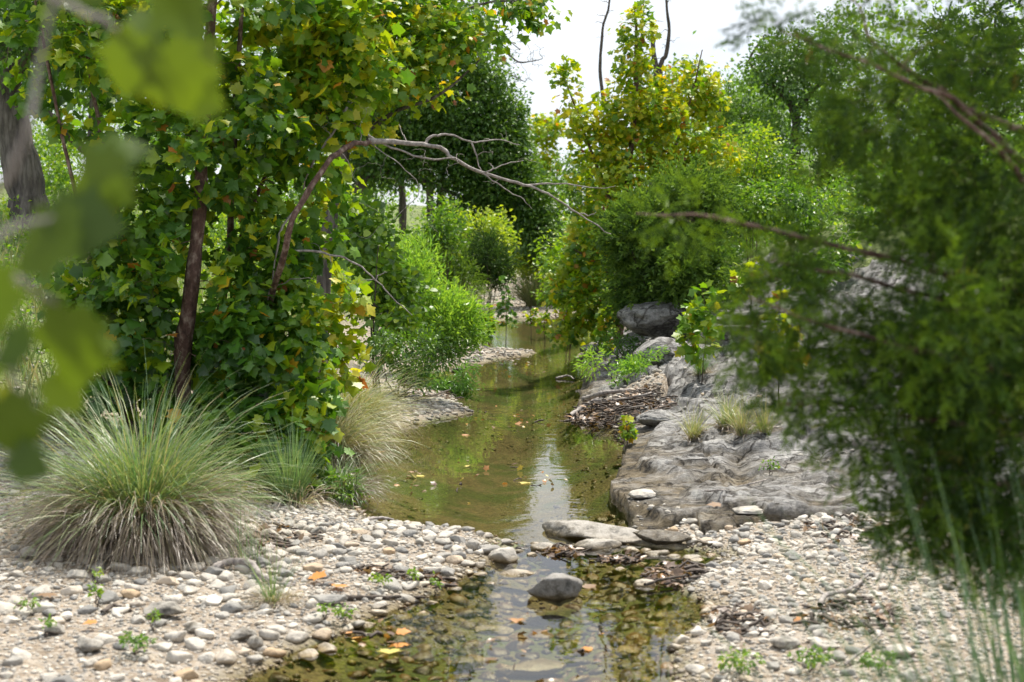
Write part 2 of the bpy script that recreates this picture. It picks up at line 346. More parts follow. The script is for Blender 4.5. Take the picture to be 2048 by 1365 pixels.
def ground_all(X, Y):
    z = ground_z(X, Y); m = rock_mask(X.ravel(), Y.ravel()).reshape(X.shape); zr = rock_z(X.ravel(), Y.ravel()).reshape(X.shape)
    return z*(1 - sm(.2, .6, m)) + sm(.2, .6, m)*np.minimum(z, zr - .12)
acc = Acc(); v, f = tensor_grid(xs, ys, ground_all); acc.add(v, f, .5)

def ground_material():
    m, N, L = new_mat('creek_ground')
    g = N.new('ShaderNodeNewGeometry'); s = N.new('ShaderNodeSeparateXYZ'); L.new(g.outputs['Position'], s.inputs[0])
    def noise(sc, det=5, ro=.6):
        n = N.new('ShaderNodeTexNoise'); n.inputs['Scale'].default_value = sc; n.inputs['Detail'].default_value = det; n.inputs['Roughness'].default_value = ro
        L.new(g.outputs['Position'], n.inputs['Vector']); return n
    n1 = noise(9); v = N.new('ShaderNodeTexVoronoi'); v.inputs['Scale'].default_value = 48; L.new(g.outputs['Position'], v.inputs['Vector'])
    sc = N.new('ShaderNodeSeparateColor'); L.new(v.outputs['Color'], sc.inputs[0])
    grit = ramp(N, [(0, (.13, .10, .07)), (.35, (.28, .23, .17)), (.7, (.44, .40, .34)), (1, (.27, .26, .245))]); L.new(sc.outputs[0], grit.inputs['Fac'])
    soil = ramp(N, [(.35, (.16, .115, .075)), (.52, (.28, .215, .155)), (.66, (.40, .335, .27))]); L.new(n1.outputs['Fac'], soil.inputs['Fac'])
    g1 = N.new('ShaderNodeMixRGB'); g1.inputs['Fac'].default_value = .55; L.new(soil.outputs[0], g1.inputs['Color1']); L.new(grit.outputs[0], g1.inputs['Color2'])
    # meadow soil and low green on the banks
    n2 = noise(1.6, 6); mead = ramp(N, [(.32, (.15, .13, .07)), (.47, (.12, .16, .045)), (.62, (.20, .25, .06)), (.75, (.30, .28, .14))]); n3 = noise(22, 5, .7); L.new(n3.outputs['Fac'], mead.inputs['Fac'])
    mr = N.new('ShaderNodeMapRange'); mr.inputs[1].default_value = .30; mr.inputs[2].default_value = .75; L.new(s.outputs['Z'], mr.inputs[0])
    ad = N.new('ShaderNodeMath'); ad.operation = 'MULTIPLY_ADD'; ad.use_clamp = True; L.new(n2.outputs['Fac'], ad.inputs[0]); ad.inputs[1].default_value = .9; L.new(mr.outputs[0], ad.inputs[2])
    su = N.new('ShaderNodeMath'); su.operation = 'SUBTRACT'; su.use_clamp = True; L.new(ad.outputs[0], su.inputs[0]); su.inputs[1].default_value = .55
    m2 = N.new('ShaderNodeMath'); m2.operation = 'MULTIPLY'; m2.use_clamp = True; L.new(su.outputs[0], m2.inputs[0]); m2.inputs[1].default_value = 2.4
    mul = N.new('ShaderNodeMath'); mul.operation = 'MULTIPLY'; L.new(m2.outputs[0], mul.inputs[0]); L.new(mr.outputs[0], mul.inputs[1])
    g2 = N.new('ShaderNodeMixRGB'); L.new(mul.outputs[0], g2.inputs['Fac']); L.new(g1.outputs[0], g2.inputs['Color1']); L.new(mead.outputs[0], g2.inputs['Color2'])
    # creek bed: ochre darkened for light lost in deep water, green algae patches
    n4 = noise(1.3, 5, .6); bed = ramp(N, [(.36, (.12, .095, .045)), (.48, (.16, .135, .065)), (.57, (.085, .10, .028)), (.70, (.06, .105, .016))]); L.new(n4.outputs['Fac'], bed.inputs['Fac'])
    bm = N.new('ShaderNodeMixRGB'); bm.blend_type = 'MULTIPLY'; bm.inputs['Fac'].default_value = .6; L.new(bed.outputs[0], bm.inputs['Color1'])
    vr = ramp(N, [(0, (.45, .4, .3)), (.5, (1, 1, 1)), (1, (1.5, 1.4, 1.2))]); L.new(sc.outputs[1], vr.inputs['Fac']); L.new(vr.outputs[0], bm.inputs['Color2'])
    wet = N.new('ShaderNodeMapRange'); wet.inputs[1].default_value = -.005; wet.inputs[2].default_value = .034; wet.inputs[3].default_value = 1; wet.inputs[4].default_value = 0; L.new(s.outputs['Z'], wet.inputs[0])
    g3 = N.new('ShaderNodeMixRGB'); L.new(wet.outputs[0], g3.inputs['Fac']); L.new(g2.outputs[0], g3.inputs['Color1']); L.new(bm.outputs[0], g3.inputs['Color2'])
    b = N.new('ShaderNodeBump'); b.inputs['Strength'].default_value = .9; b.inputs['Distance'].default_value = .012; b.invert = True; L.new(v.outputs['Distance'], b.inputs['Height'])
    b2 = N.new('ShaderNodeBump'); b2.inputs['Strength'].default_value = .6; b2.inputs['Distance'].default_value = .03; L.new(n3.outputs['Fac'], b2.inputs['Height']); L.new(b.outputs[0], b2.inputs['Normal'])
    p = N.new('ShaderNodeBsdfPrincipled'); p.inputs['Roughness'].default_value = .9; L.new(g3.outputs[0], p.inputs['Base Color']); L.new(b2.outputs[0], p.inputs['Normal'])
    o = N.new('ShaderNodeOutputMaterial'); L.new(p.outputs[0], o.inputs['Surface']); return m
ground = tag(acc.build('ground', ground_material()), kind='structure')

def rock_material():
    m, N, L = new_mat('limestone_shelf')
    g = N.new('ShaderNodeNewGeometry'); s = N.new('ShaderNodeSeparateXYZ'); L.new(g.outputs['Position'], s.inputs[0])
    def noise(sc, det=6, ro=.6, vec=None):
        n = N.new('ShaderNodeTexNoise'); n.inputs['Scale'].default_value = sc; n.inputs['Detail'].default_value = det; n.inputs['Roughness'].default_value = ro
        L.new(vec or g.outputs['Position'], n.inputs['Vector']); return n
    mpn = N.new('ShaderNodeMapping'); mpn.inputs['Scale'].default_value = (1, 1.25, 2.2); mpn.inputs['Rotation'].default_value = (0, 0, .35); L.new(g.outputs['Position'], mpn.inputs['Vector'])
    n1 = noise(3.2, 9, .68, mpn.outputs[0]); r1 = ramp(N, [(.33, (.12, .116, .11)), (.44, (.24, .236, .23)), (.54, (.35, .343, .335)), (.68, (.50, .49, .47))]); L.new(n1.outputs['Fac'], r1.inputs['Fac'])
    n2 = noise(34, 8, .8); r2 = ramp(N, [(.34, (.30, .29, .28)), (.47, (.95, .95, .95)), (.62, (1.45, 1.42, 1.38))]); L.new(n2.outputs['Fac'], r2.inputs['Fac'])
    mm = N.new('ShaderNodeMixRGB'); mm.blend_type = 'MULTIPLY'; mm.inputs['Fac'].default_value = .8; L.new(r1.outputs[0], mm.inputs['Color1']); L.new(r2.outputs[0], mm.inputs['Color2'])
    # brown silt lies in the low flat part that floods
    n3 = noise(4.5, 6, .65, mpn.outputs[0]); r3 = ramp(N, [(.34, (.05, .040, .022)), (.46, (.13, .098, .052)), (.56, (.21, .165, .10)), (.63, (.33, .28, .20)), (.70, (.60, .55, .47))]); L.new(n3.outputs['Fac'], r3.inputs['Fac'])
    ma = N.new('ShaderNodeMath'); ma.operation = 'MULTIPLY_ADD'; L.new(n1.outputs['Fac'], ma.inputs[0]); ma.inputs[1].default_value = .30; L.new(s.outputs['Z'], ma.inputs[2])
    silt = N.new('ShaderNodeMapRange'); silt.inputs[1].default_value = .20; silt.inputs[2].default_value = .31; silt.inputs[3].default_value = 1; silt.inputs[4].default_value = 0; L.new(ma.outputs[0], silt.inputs[0])
    mx_ = N.new('ShaderNodeMixRGB'); L.new(silt.outputs[0], mx_.inputs['Fac']); L.new(mm.outputs[0], mx_.inputs['Color1']); L.new(r3.outputs[0], mx_.inputs['Color2'])
    wet = N.new('ShaderNodeMapRange'); wet.inputs[1].default_value = 0; wet.inputs[2].default_value = .035; wet.inputs[3].default_value = 1; wet.inputs[4].default_value = 0; L.new(s.outputs['Z'], wet.inputs[0])
    mw = N.new('ShaderNodeMixRGB'); mw.blend_type = 'MULTIPLY'; L.new(wet.outputs[0], mw.inputs['Fac']); L.new(mx_.outputs[0], mw.inputs['Color1']); mw.inputs['Color2'].default_value = (.42, .38, .27, 1)
    # cracks filled with dirt, bent by noise; pits and dark lichen between them
    wv = N.new('ShaderNodeTexNoise'); wv.inputs['Scale'].default_value = 3; wv.inputs['Detail'].default_value = 5; L.new(g.outputs['Position'], wv.inputs['Vector'])
    va = N.new('ShaderNodeVectorMath'); va.operation = 'MULTIPLY_ADD'; va.inputs[1].default_value = (.5, .5, .5); L.new(wv.outputs['Color'], va.inputs[0]); L.new(g.outputs['Position'], va.inputs[2])
    vm = N.new('ShaderNodeMapping'); vm.inputs['Scale'].default_value = (1.5, 3.4, .6); vm.inputs['Rotation'].default_value = (0, 0, .2); L.new(va.outputs[0], vm.inputs['Vector'])
    vc = N.new('ShaderNodeTexVoronoi'); vc.feature = 'DISTANCE_TO_EDGE'; vc.inputs['Scale'].default_value = 1.6; L.new(vm.outputs[0], vc.inputs['Vector'])
    rc_ = ramp(N, [(0, (.12, .10, .08)), (.018, (.45, .43, .40)), (.05, (1, 1, 1))]); L.new(vc.outputs['Distance'], rc_.inputs['Fac'])
    mc = N.new('ShaderNodeMixRGB'); mc.blend_type = 'MULTIPLY'; mc.inputs['Fac'].default_value = .85; L.new(mw.outputs[0], mc.inputs['Color1']); L.new(rc_.outputs[0], mc.inputs['Color2'])
    li = noise(7.5, 8, .78); rl = ramp(N, [(.40, (.36, .35, .34)), (.49, (.92, .92, .92)), (.60, (1.12, 1.11, 1.1))]); L.new(li.outputs['Fac'], rl.inputs['Fac'])
    ml = N.new('ShaderNodeMixRGB'); ml.blend_type = 'MULTIPLY'; ml.inputs['Fac'].default_value = .8; L.new(mc.outputs[0], ml.inputs['Color1']); L.new(rl.outputs[0], ml.inputs['Color2']); mw = ml
    ch = N.new('ShaderNodeMapRange'); ch.inputs[1].default_value = 0; ch.inputs[2].default_value = .06; L.new(vc.outputs['Distance'], ch.inputs[0])
    b0 = N.new('ShaderNodeBump'); b0.inputs['Strength'].default_value = .9; b0.inputs['Distance'].default_value = .03; L.new(ch.outputs[0], b0.inputs['Height'])
    b = N.new('ShaderNodeBump'); b.inputs['Strength'].default_value = 1.0; b.inputs['Distance'].default_value = .03; L.new(n2.outputs['Fac'], b.inputs['Height']); L.new(b0.outputs[0], b.inputs['Normal'])
    b2 = N.new('ShaderNodeBump'); b2.inputs['Strength'].default_value = .7; b2.inputs['Distance'].default_value = .06; L.new(n1.outputs['Fac'], b2.inputs['Height']); L.new(b.outputs[0], b2.inputs['Normal'])
    rr = N.new('ShaderNodeMapRange'); rr.inputs[3].default_value = .85; rr.inputs[4].default_value = .45; L.new(wet.outputs[0], rr.inputs[0])
    p = N.new('ShaderNodeBsdfPrincipled'); L.new(mw.outputs[0], p.inputs['Base Color']); L.new(b2.outputs[0], p.inputs['Normal']); L.new(rr.outputs[0], p.inputs['Roughness'])
    o = N.new('ShaderNodeOutputMaterial'); L.new(p.outputs[0], o.inputs['Surface']); return m
M_rock = rock_material()
rx = np.arange(.4, 6.6, .025); ry = np.array(list(np.arange(6.9, 12, .024)) + list(np.arange(12, 22.5, .06)))
X, Y = np.meshgrid(rx, ry); mk = rock_mask(X.ravel(), Y.ravel()).reshape(X.shape)
Z = rock_z(X.ravel(), Y.ravel()).reshape(X.shape); Z = Z - (1 - sm(0, .75, mk))*.42
nx = len(rx); keep = (mk[:-1, :-1] > .01) | (mk[1:, 1:] > .01)
i, j = np.nonzero(keep); f = np.stack([i*nx + j, i*nx + j + 1, (i + 1)*nx + j + 1, (i + 1)*nx + j], -1)
acc = Acc(); acc.add(np.stack([X, Y, Z], -1).reshape(-1, 3), f, .5)
tag(acc.build('limestone_shelf', M_rock), kind='structure')
def surf(x, y):
    """Height of whatever one stands on."""
    x = np.atleast_1d(np.asarray(x, float)); y = np.atleast_1d(np.asarray(y, float))
    g = ground_z(x, y); m = rock_mask(x, y); r = rock_z(x, y) - (1 - sm(0, .75, m))*.42
    return np.where(m > .05, np.maximum(g*(m < .4) + r*(m >= .4), r), g)
def sz(x, y): return float(surf(x, y)[0])

# ------------------------------------------------------------------ water
def water_material():
    m, N, L = new_mat('creek_water')
    g = N.new('ShaderNodeNewGeometry')
    n = N.new('ShaderNodeTexNoise'); n.inputs['Scale'].default_value = 5.5; n.inputs['Detail'].default_value = 3; n.inputs['Roughness'].default_value = .45; L.new(g.outputs['Position'], n.inputs['Vector'])
    n2 = N.new('ShaderNodeTexNoise'); n2.inputs['Scale'].default_value = .8; n2.inputs['Detail'].default_value = 2; L.new(g.outputs['Position'], n2.inputs['Vector'])
    mr = N.new('ShaderNodeMapRange'); mr.inputs[1].default_value = .4; mr.inputs[2].default_value = .62; mr.inputs[3].default_value = .10; mr.inputs[4].default_value = .5; L.new(n2.outputs['Fac'], mr.inputs[0])
    b = N.new('ShaderNodeBump'); b.inputs['Distance'].default_value = .006; L.new(mr.outputs[0], b.inputs['Strength']); L.new(n.outputs['Fac'], b.inputs['Height'])
    fr = N.new('ShaderNodeFresnel'); fr.inputs['IOR'].default_value = 1.58; L.new(b.outputs[0], fr.inputs['Normal'])
    tr = N.new('ShaderNodeBsdfTransparent'); tr.inputs['Color'].default_value = (.90, .88, .70, 1)
    gl = N.new('ShaderNodeBsdfGlossy'); gl.inputs['Roughness'].default_value = .015; L.new(b.outputs[0], gl.inputs['Normal'])
    ms = N.new('ShaderNodeMixShader'); L.new(fr.outputs[0], ms.inputs['Fac']); L.new(tr.outputs[0], ms.inputs[1]); L.new(gl.outputs[0], ms.inputs[2])
    o = N.new('ShaderNodeOutputMaterial'); L.new(ms.outputs[0], o.inputs['Surface']); return m
acc = Acc()
off = POLY.copy(); cen = np.interp(off[:, 1], [1, 5, 8, 12, 20, 30], [-.2, 0, 0, .1, .3, .5])
off[:, 0] += np.sign(off[:, 0] - cen)*.35
v, f = tensor_grid(np.array([-2.2, -1, 0, 1, 2.2]), np.array([.8, 4, 8, 12, 16, 20, 24, 27, 30, 33]), lambda X, Y: 0*X)
acc.add(v, f, .5); tag(acc.build('water', water_material(), smooth=False), kind='structure')

# ------------------------------------------------------------------ stones
def ico(sub):
    bm = bmesh.new(); bmesh.ops.create_icosphere(bm, subdivisions=sub, radius=1)
    v = np.array([q.co[:] for q in bm.verts]); f = np.array([[q.index for q in p.verts] for p in bm.faces]); bm.free(); return v, f
ICO = {k: ico(k) for k in (1, 2, 3, 4, 5)}
def stone_shape(sub, seed, flat=.55, ang=.5, lump=.18):
    v, f = ICO[sub]; r = np.random.default_rng(seed); v = v.copy()
    v = v*(1 + lump*fbm(v*1.1 + seed*3.7, seed, 2))[:, None]
    for k in range(11):
        n = unit(r.normal(0, 1, 3)*[1, 1, .8]); c = r.uniform(.50, .85) if r.random() < ang else 2
        d = v @ n - c; v = v - n*np.maximum(d, 0)[:, None]*.9
    if sub >= 3: v = v*(1 + .035*fbm(v*4 + seed, seed + 5, 3))[:, None]
    if sub >= 4: v = v*(1 + .02*fbm(v*11 + seed, seed + 9, 3))[:, None]
    v = v*[1, r.uniform(.62, .9), flat*r.uniform(.8, 1.2)]
    return v/np.abs(v[:, 0]).max(), f
SH = {3: [stone_shape(3, 400 + k, ang=.95, flat=.46, lump=.26) for k in range(26)], 1: [stone_shape(1, 100 + k, ang=.35, flat=.5, lump=.25) for k in range(20)], 2: [stone_shape(2, 200 + k, ang=.75, flat=.45, lump=.28) for k in range(24)]}
def rotz(a, tiltx=None, tilty=None):
    a = np.asarray(a, float); n = len(a); c, s = np.cos(a), np.sin(a); z, o = np.zeros(n), np.ones(n)
    R = np.stack([np.stack([c, -s, z], -1), np.stack([s, c, z], -1), np.stack([z, z, o], -1)], 1)
    if tiltx is not None:
        c, s = np.cos(tiltx), np.sin(tiltx); T = np.stack([np.stack([o, z, z], -1), np.stack([z, c, -s], -1), np.stack([z, s, c], -1)], 1)
        R = np.einsum('nij,njk->nik', R, T)
    return R

def hero(name, label, px, py, wpx, kind='stone', mat=None, flat=.5, tint=.5, rot=0., sub=4, seed=1, ang=.7, sink=.3, yscale=.75, z=None, group=None, tilt=0., cat=None, dz=0.):
    """A single stone that stands out; wpx is its width in photograph pixels; px, py is where its foot is."""
    g = G(px, py, 0.0 if z is None else z); 
    for _ in range(4): g = G(px, py, max(sz(g[0], g[1]), -.05) if z is None else z)
    r = wpx/2/FPX*g[1]; v, f = ICO[sub]; rr = np.random.default_rng(seed); v = v.copy()
    v = v*(1 + .20*fbm(v*1.1 + seed*3.7, seed, 3))[:, None]
    for k in range(8):
        n = unit(rr.normal(0, 1, 3)*[1, 1, .9]); c = rr.uniform(.55, .85) if rr.random() < ang else 2
        v = v - n*np.maximum(v @ n - c, 0)[:, None]*.93
    if sub >= 3: v = v*(1 + .03*fbm(v*4 + seed, seed + 5, 3))[:, None]
    if sub >= 4: v = v*(1 + .022*fbm(v*12 + seed, seed + 9, 3))[:, None]
    v = v/np.array([np.abs(v[:, 0]).max(), np.abs(v[:, 1]).max(), np.abs(v[:, 2]).max()])*[1, yscale, flat]
    R = rotz(np.array([rot]), np.array([tilt]))[0]; v = v @ R.T
    v = v/np.abs(v[:, 0]).max()*r
    h = v[:, 2].max(); base = sz(g[0], g[1] + r*yscale*.5); base = max(base, -.02) if z is None else base
    c = np.array([g[0], g[1] + r*yscale*.75, base + h*(1 - 2*sink) + dz])
    a = Acc(); a.add(v + c, f, tint); o = a.build(name, mat or M_stone, origin=c); tag(o, label, cat or kind, group); HERO.append((c[0], c[1], r)); return o
HERO = []
hero('boulder', 'dark blotched boulder with pale top standing in the pool in front of the stone dam', 1112, 1222, 120, mat=M_stone_grey, flat=.55, tint=.42, seed=5, rot=.5, sink=.22, yscale=.7, tilt=-.15)
hero('boulder', 'large pale pyramid-shaped stone at the middle of the stone dam', 1008, 1134, 70, flat=.62, tint=.55, seed=9, sink=.2, yscale=.8)
hero('boulder', 'long low grey boulder on the dam with dead leaves under its edge', 1200, 1118, 108, mat=M_stone_grey, flat=.33, tint=.85, seed=13, sink=.2, yscale=.6)
hero('rock_slab', 'tilted grey slab behind the long low boulder running down into the pool', 1190, 1098, 210, mat=M_stone_grey, flat=.20, tint=.72, seed=17, sink=.3, yscale=.40, rot=-.5)
hero('stone', 'whitish flat stone with a notch lying in line with the blotched boulder', 1032, 1172, 78, flat=.28, tint=.62, seed=21, sink=.2, yscale=.5)
hero('stone', 'round mottled stone between the pyramid-shaped stone and the long low boulder', 1090, 1116, 62, flat=.5, tint=.40, seed=23, sink=.35)
hero('stone', 'small pale stone touching the foot of the pyramid-shaped stone', 1064, 1132, 28, flat=.7, tint=.6, seed=27, sink=.25)
hero('stone', 'block-shaped grey stone at the end of the gravel bar beside the dam', 980, 1112, 46, flat=.7, tint=.3, seed=29, sink=.2)
hero('stone', 'grey and white egg-shaped stone standing on end on the gravel bar', 943, 1103, 30, flat=.95, tint=.45, seed=31, sink=.15)
hero('flat_stone', 'broad flat grey stone propped on the gravel below the tall grass clump', 322, 1240, 92, mat=M_stone_grey, flat=.30, tint=.75, seed=33, sink=.05, yscale=.62, dz=.01)
hero('flat_stone', 'long flat tan slab on the gravel at the bank of the shallow pool', 652, 1212, 86, mat=M_stone, flat=.22, tint=.25, seed=37, sink=.1, yscale=.5)
hero('stone', 'blue-grey triangular stone beside the dry grass tuft', 484, 1284, 54, mat=M_stone_grey, flat=.5, tint=.72, seed=41, sink=.15)
hero('stone', 'speckled round grey stone leaning against the blue-grey triangular stone', 508, 1300, 38, mat=M_stone_grey, flat=.8, tint=.9, seed=43, sink=.15)
hero('stone', 'smooth grey stone with a broken flat side near the picture corner', 108, 1272, 46, mat=M_stone_grey, flat=.62, tint=.75, seed=45, sink=.15)
hero('stone', 'long grey angular stone lying beside the green weeds', 170, 1308, 70, mat=M_stone_grey, flat=.45, tint=.85, seed=47, sink=.12, rot=-.4)
hero('stone', 'square-shouldered grey stone right beside the drooping grass', 56, 1120, 42, mat=M_stone_grey, flat=.65, tint=.78, seed=49, sink=.12)
hero('stone', 'pale wedge-shaped stone at the edge of the shallow pool', 650, 1298, 52, flat=.5, tint=.66, seed=51, sink=.15, rot=-.6)
hero('stone', 'bone-white pointed stone half in the shallow pool', 615, 1326, 44, flat=.65, tint=.85, seed=53, sink=.2)
hero('stone', 'oval grey stone alone between the flat stone and the dry tuft', 388, 1268, 46, mat=M_stone_grey, flat=.5, tint=.85, seed=55, sink=.15)
hero('stone', 'pale round stone sticking out of the shallow water near the bar', 863, 1222, 32, flat=.6, tint=.72, seed=57, sink=.3)
hero('stone', 'pale pointed stone in the shallow water below the round one', 845, 1250, 36, flat=.5, tint=.6, seed=59, sink=.3, rot=.5)
hero('stone', 'white oval stone nearest the shallow water on the gravel bar', 735, 1255, 34, flat=.6, tint=.8, seed=61, sink=.2)
hero('stone', 'white long stone at the water with a grey one behind it', 757, 1232, 38, flat=.45, tint=.8, seed=63, sink=.2)
hero('flat_stone', 'flat mottled stone half sunk at the brink of the gravel bar', 722, 1288, 62, flat=.28, tint=.3, seed=65, sink=.2, yscale=.5)
hero('flat_stone', 'long flat stone lying under water in the middle of the near pool', 985, 1262, 90, flat=.2, tint=.5, seed=67, yscale=.45, z=-.08, sink=.1)
hero('flat_stone', 'big flat slab under the nearest water', 1060, 1352, 150, flat=.18, tint=.35, seed=69, yscale=.5, z=-.1, sink=.1)
hero('stone', 'dark rounded stone under water beside the sky reflection', 925, 1330, 60, flat=.5, tint=.1, seed=71, z=-.08, sink=.1)
hero('stone', 'pale stone under water below the blotched boulder', 1250, 1320, 60, flat=.4, tint=.7, seed=73, z=-.08, sink=.1)
hero('stone', 'cream-coloured jagged stone at the water beyond the leaf litter', 1290, 1195, 52, flat=.55, tint=.7, seed=75, sink=.25)
hero('stone', 'small white pebble alone on the brown rock flat', 1424, 1096, 24, flat=.5, tint=.85, seed=77, sink=.1)
hero('stone', 'long white stone on top edge of the pebble beach', 1530, 1106, 36, flat=.5, tint=.8, seed=79, sink=.1, rot=.3)
hero('stone', 'greenish lichen-covered stone among the pebbles near the grass blades', 1575, 1298, 66, mat=M_stone_grey, flat=.45, tint=.9, seed=81, sink=.2)
hero('stone', 'pale broad stone at the pebble beach beside the greenish stone', 1648, 1302, 56, flat=.4, tint=.66, seed=83, sink=.2)
hero('stone', 'whitish lumpy stone closest to the tall grass blades', 1805, 1318, 64, flat=.45, tint=.75, seed=85, sink=.2)
hero('stone', 'light round pebble topmost on the beach beside the wet rock', 1530, 1180, 34, flat=.55, tint=.85, seed=87, sink=.15)
hero('boulder', 'small black stone on the far gravel tongue', 915, 738, 26, mat=M_stone_grey, flat=.6, tint=.02, seed=89, sink=.15, sub=3)
hero('boulder', 'undercut grey boulder with black shaded base above the debris pile', 1320, 846, 100, mat=M_rock, flat=.38, tint=.6, seed=91, sink=.12, sub=5, yscale=.8)
hero('rock_slab', 'pale tan broken slab lying at the water edge of the rock shelf', 1288, 1000, 62, flat=.35, tint=.75, seed=93, sink=.15, sub=4)
hero('rock_slab', 'long white-topped ledge stone sitting on the brown rock flat', 1540, 1046, 200, mat=M_stone_grey, flat=.12, tint=1., seed=95, sink=.35, sub=5, yscale=.35, rot=.1, dz=-.055)
hero('rock_slab', 'dark undercut rock lip jutting into the pool', 1320, 1062, 130, mat=M_rock, flat=.22, tint=.3, seed=97, sink=.2, sub=5, yscale=.4, rot=-.25)
hero('boulder', 'big rounded grey boulder overhanging the bank under the sycamore', 1330, 700, 190, mat=M_rock, flat=.44, tint=.5, seed=99, sink=.05, sub=5, yscale=.8, dz=.16)
hero('boulder', 'dark shadowed rock tucked under the big rounded boulder', 1335, 715, 165, mat=M_rock, flat=.42, tint=.2, seed=101, sink=.2, sub=5, yscale=.9)
hero('rock_slab', 'pale low rock at the far waterline beside the sycamore trunk', 1195, 705, 70, mat=M_rock, flat=.3, tint=.7, seed=103, sink=.2, sub=4)
for k, (px, py, w, lab) in enumerate([(1470, 560, 230, 'long horizontal ledge of grey rock under the feathery shrub'), (1560, 610, 260, 'middle ledge of cracked grey rock below the long ledge'), (1480, 660, 230, 'bulging grey ledge rock above the yellow-green saplings'),
        (1620, 690, 220, 'grey ledge block partly hidden by juniper sprays'), (1690, 480, 60, 'pale rock knob on the slope above the ledges'), (1540, 500, 120, 'thin pale rock ledge at the top of the slope')]):
    d = [15.5, 13.5, 13.0, 11.5, 17.0, 17.5][k]; p = P(px, py, d)
    r = w/2/FPX*d; seed = 300 + k*7; v, f = stone_shape(5, seed, flat=.26, ang=.95, lump=.15); v = v*r
    v[:, 2] += .0; c = np.array([p[0], p[1] + r*.4, sz(p[0], p[1] + r*.2) - .04])
    a = Acc(); a.add(v + c, f, .5); tag(a.build('rock_slab', M_rock, origin=c), lab, 'rock')
# scattered stones: the ones that show largest are objects, the rest gravel
def in_view(x, y, z, pad=60):
    px, py, d = to_px(np.stack([x, y, z], -1)); return (px > -pad) & (px < 2048 + pad) & (py > -pad) & (py < 1365 + pad*2)
def scatter(n, x0, x1, y0, y1, smin, smax, cond, power=2.2):
    x = rng.uniform(x0, x1, n); y = rng.uniform(y0, y1, n); s = poly_sd(x, y, POLY); m = rock_mask(x, y); k = cond(x, y, s, m)
    x, y, s = x[k], y[k], s[k]; z = surf(x, y); k = in_view(x, y, z); x, y, z, s = x[k], y[k], z[k], s[k]
    return x, y, z, smin + (smax - smin)*rng.random(len(x))**power, s
def declutter(x, y, r, f=.8):
    o = np.argsort(-r); cell = {}; keep = []
    for i in o:
        c = (int(x[i]/.12), int(y[i]/.12)); ok = True
        for a in (-1, 0, 1):
            for b in (-1, 0, 1):
                for q in cell.get((c[0] + a, c[1] + b), ()):
                    if (x[q] - x[i])**2 + (y[q] - y[i])**2 < (f*(r[q] + r[i]))**2: ok = False; break
                if not ok: break
            if not ok: break
        if ok:
            for (hx, hy, hr) in HERO:
                if (hx - x[i])**2 + (hy - y[i])**2 < (hr*.9)**2: ok = False; break
        if ok: keep.append(i); cell.setdefault(c, []).append(i)
    return np.array(keep)
def tints(n, grey=.28):
    t = np.clip(rng.normal(.68, .14, n), 0, .93); g = rng.random(n) < grey; t[g] = rng.uniform(.05, .38, g.sum()); w = rng.random(n) < .035; t[w] = 1.0; return t
def near_zone(x, y, s, m): return (s > .0) & (m < .3) & (y < 8.9)
x, y, z, r, s = scatter(30000, -3, 2.6, 4.4, 8.9, .009, .056, near_zone, 4.0)
dens = np.clip(.55 + .5*vnoise(np.stack([x*.8, y*.8, 0*x], -1), 61), .25, 1); dens = np.where((x < -.9) & (y < 5.9), dens*.8, dens)
r = np.where((x > .4) & (r > .036), r*.75, r); big = vnoise(np.stack([x*1.3, y*1.3, 0*x], -1), 65) ; r = np.where((r > .032) & (big < -.1), r*.6, r)
k = rng.random(len(x)) < dens; x, y, z, r, s = x[k], y[k], z[k], r[k], s[k]
k = declutter(x, y, r, .72); x, y, z, r, s = x[k], y[k], z[k], r[k], s[k]
t = tints(len(x)); 
px, py, dd = to_px(np.stack([x, y, z], -1)); size = r/dd; o = np.argsort(-size)
vis = np.array([i for i in o if 0 < px[i] < 2048 and 0 < py[i] < 1365 and not (px[i] < 470 and 840 < py[i] < 1150) and not (px[i] > 1830)])
top = set(vis[:270].tolist())
zones = {'bar': ('on the pebble bar beside the stone dam', 'pebbles on the bar beside the dam'), 'bank': ('on the broad gravel bank in front of the grass clump', 'pebbles on the broad gravel bank'), 'beach': ('on the pebble beach below the wet rock', 'pebbles on the beach below the wet rock')}
pv = {}
def stone_mesh(kind, q):
    if (kind, q) not in pv:
        v_, f_ = SH[3][kind]; a = Acc(); a.add(v_, f_, q/10.); ob = a.build('pebble', M_stone); pv[(kind, q)] = ob.data; bpy.data.objects.remove(ob)
    return pv[(kind, q)]
LM = [((322, 1240), 'near the broad flat grey stone'), ((484, 1290), 'near the blue-grey triangular stone'), ((130, 1290), 'near the smooth grey stone'), ((60, 1120), 'beside the drooping grass clump'), ((60, 1340), 'at the bottom corner of the gravel bank'), ((300, 1345), 'at the bottom edge of the gravel bank'), ((520, 1345), 'at the bottom beside the shallow pool'), ((630, 1260), 'near the pale wedge-shaped stone'),
      ((652, 1200), 'near the long tan slab'), ((760, 1230), 'along the shallow pool edge of the bar'), ((560, 1120), 'near the curved root'), ((760, 1070), 'on the crest of the bar before the pool'), ((700, 1140), 'on the middle of the bar'), ((900, 1080), 'at the tip of the bar'), ((930, 1130), 'at the end of the bar by the dam'),
      ((1500, 1110), 'at the top of the pebble beach'), ((1490, 1180), 'on the beach by the leaf litter'), ((1640, 1190), 'near the bleached forked stick'), ((1600, 1290), 'near the greenish lichen-covered stone'), ((1760, 1300), 'on the beach before the near grass'), ((1430, 1290), 'on the beach at the water edge'), ((1450, 1350), 'at the bottom of the pebble beach'), ((1700, 1350), 'at the bottom of the beach among herbs'), ((1750, 1150), 'on the beach under the juniper')]
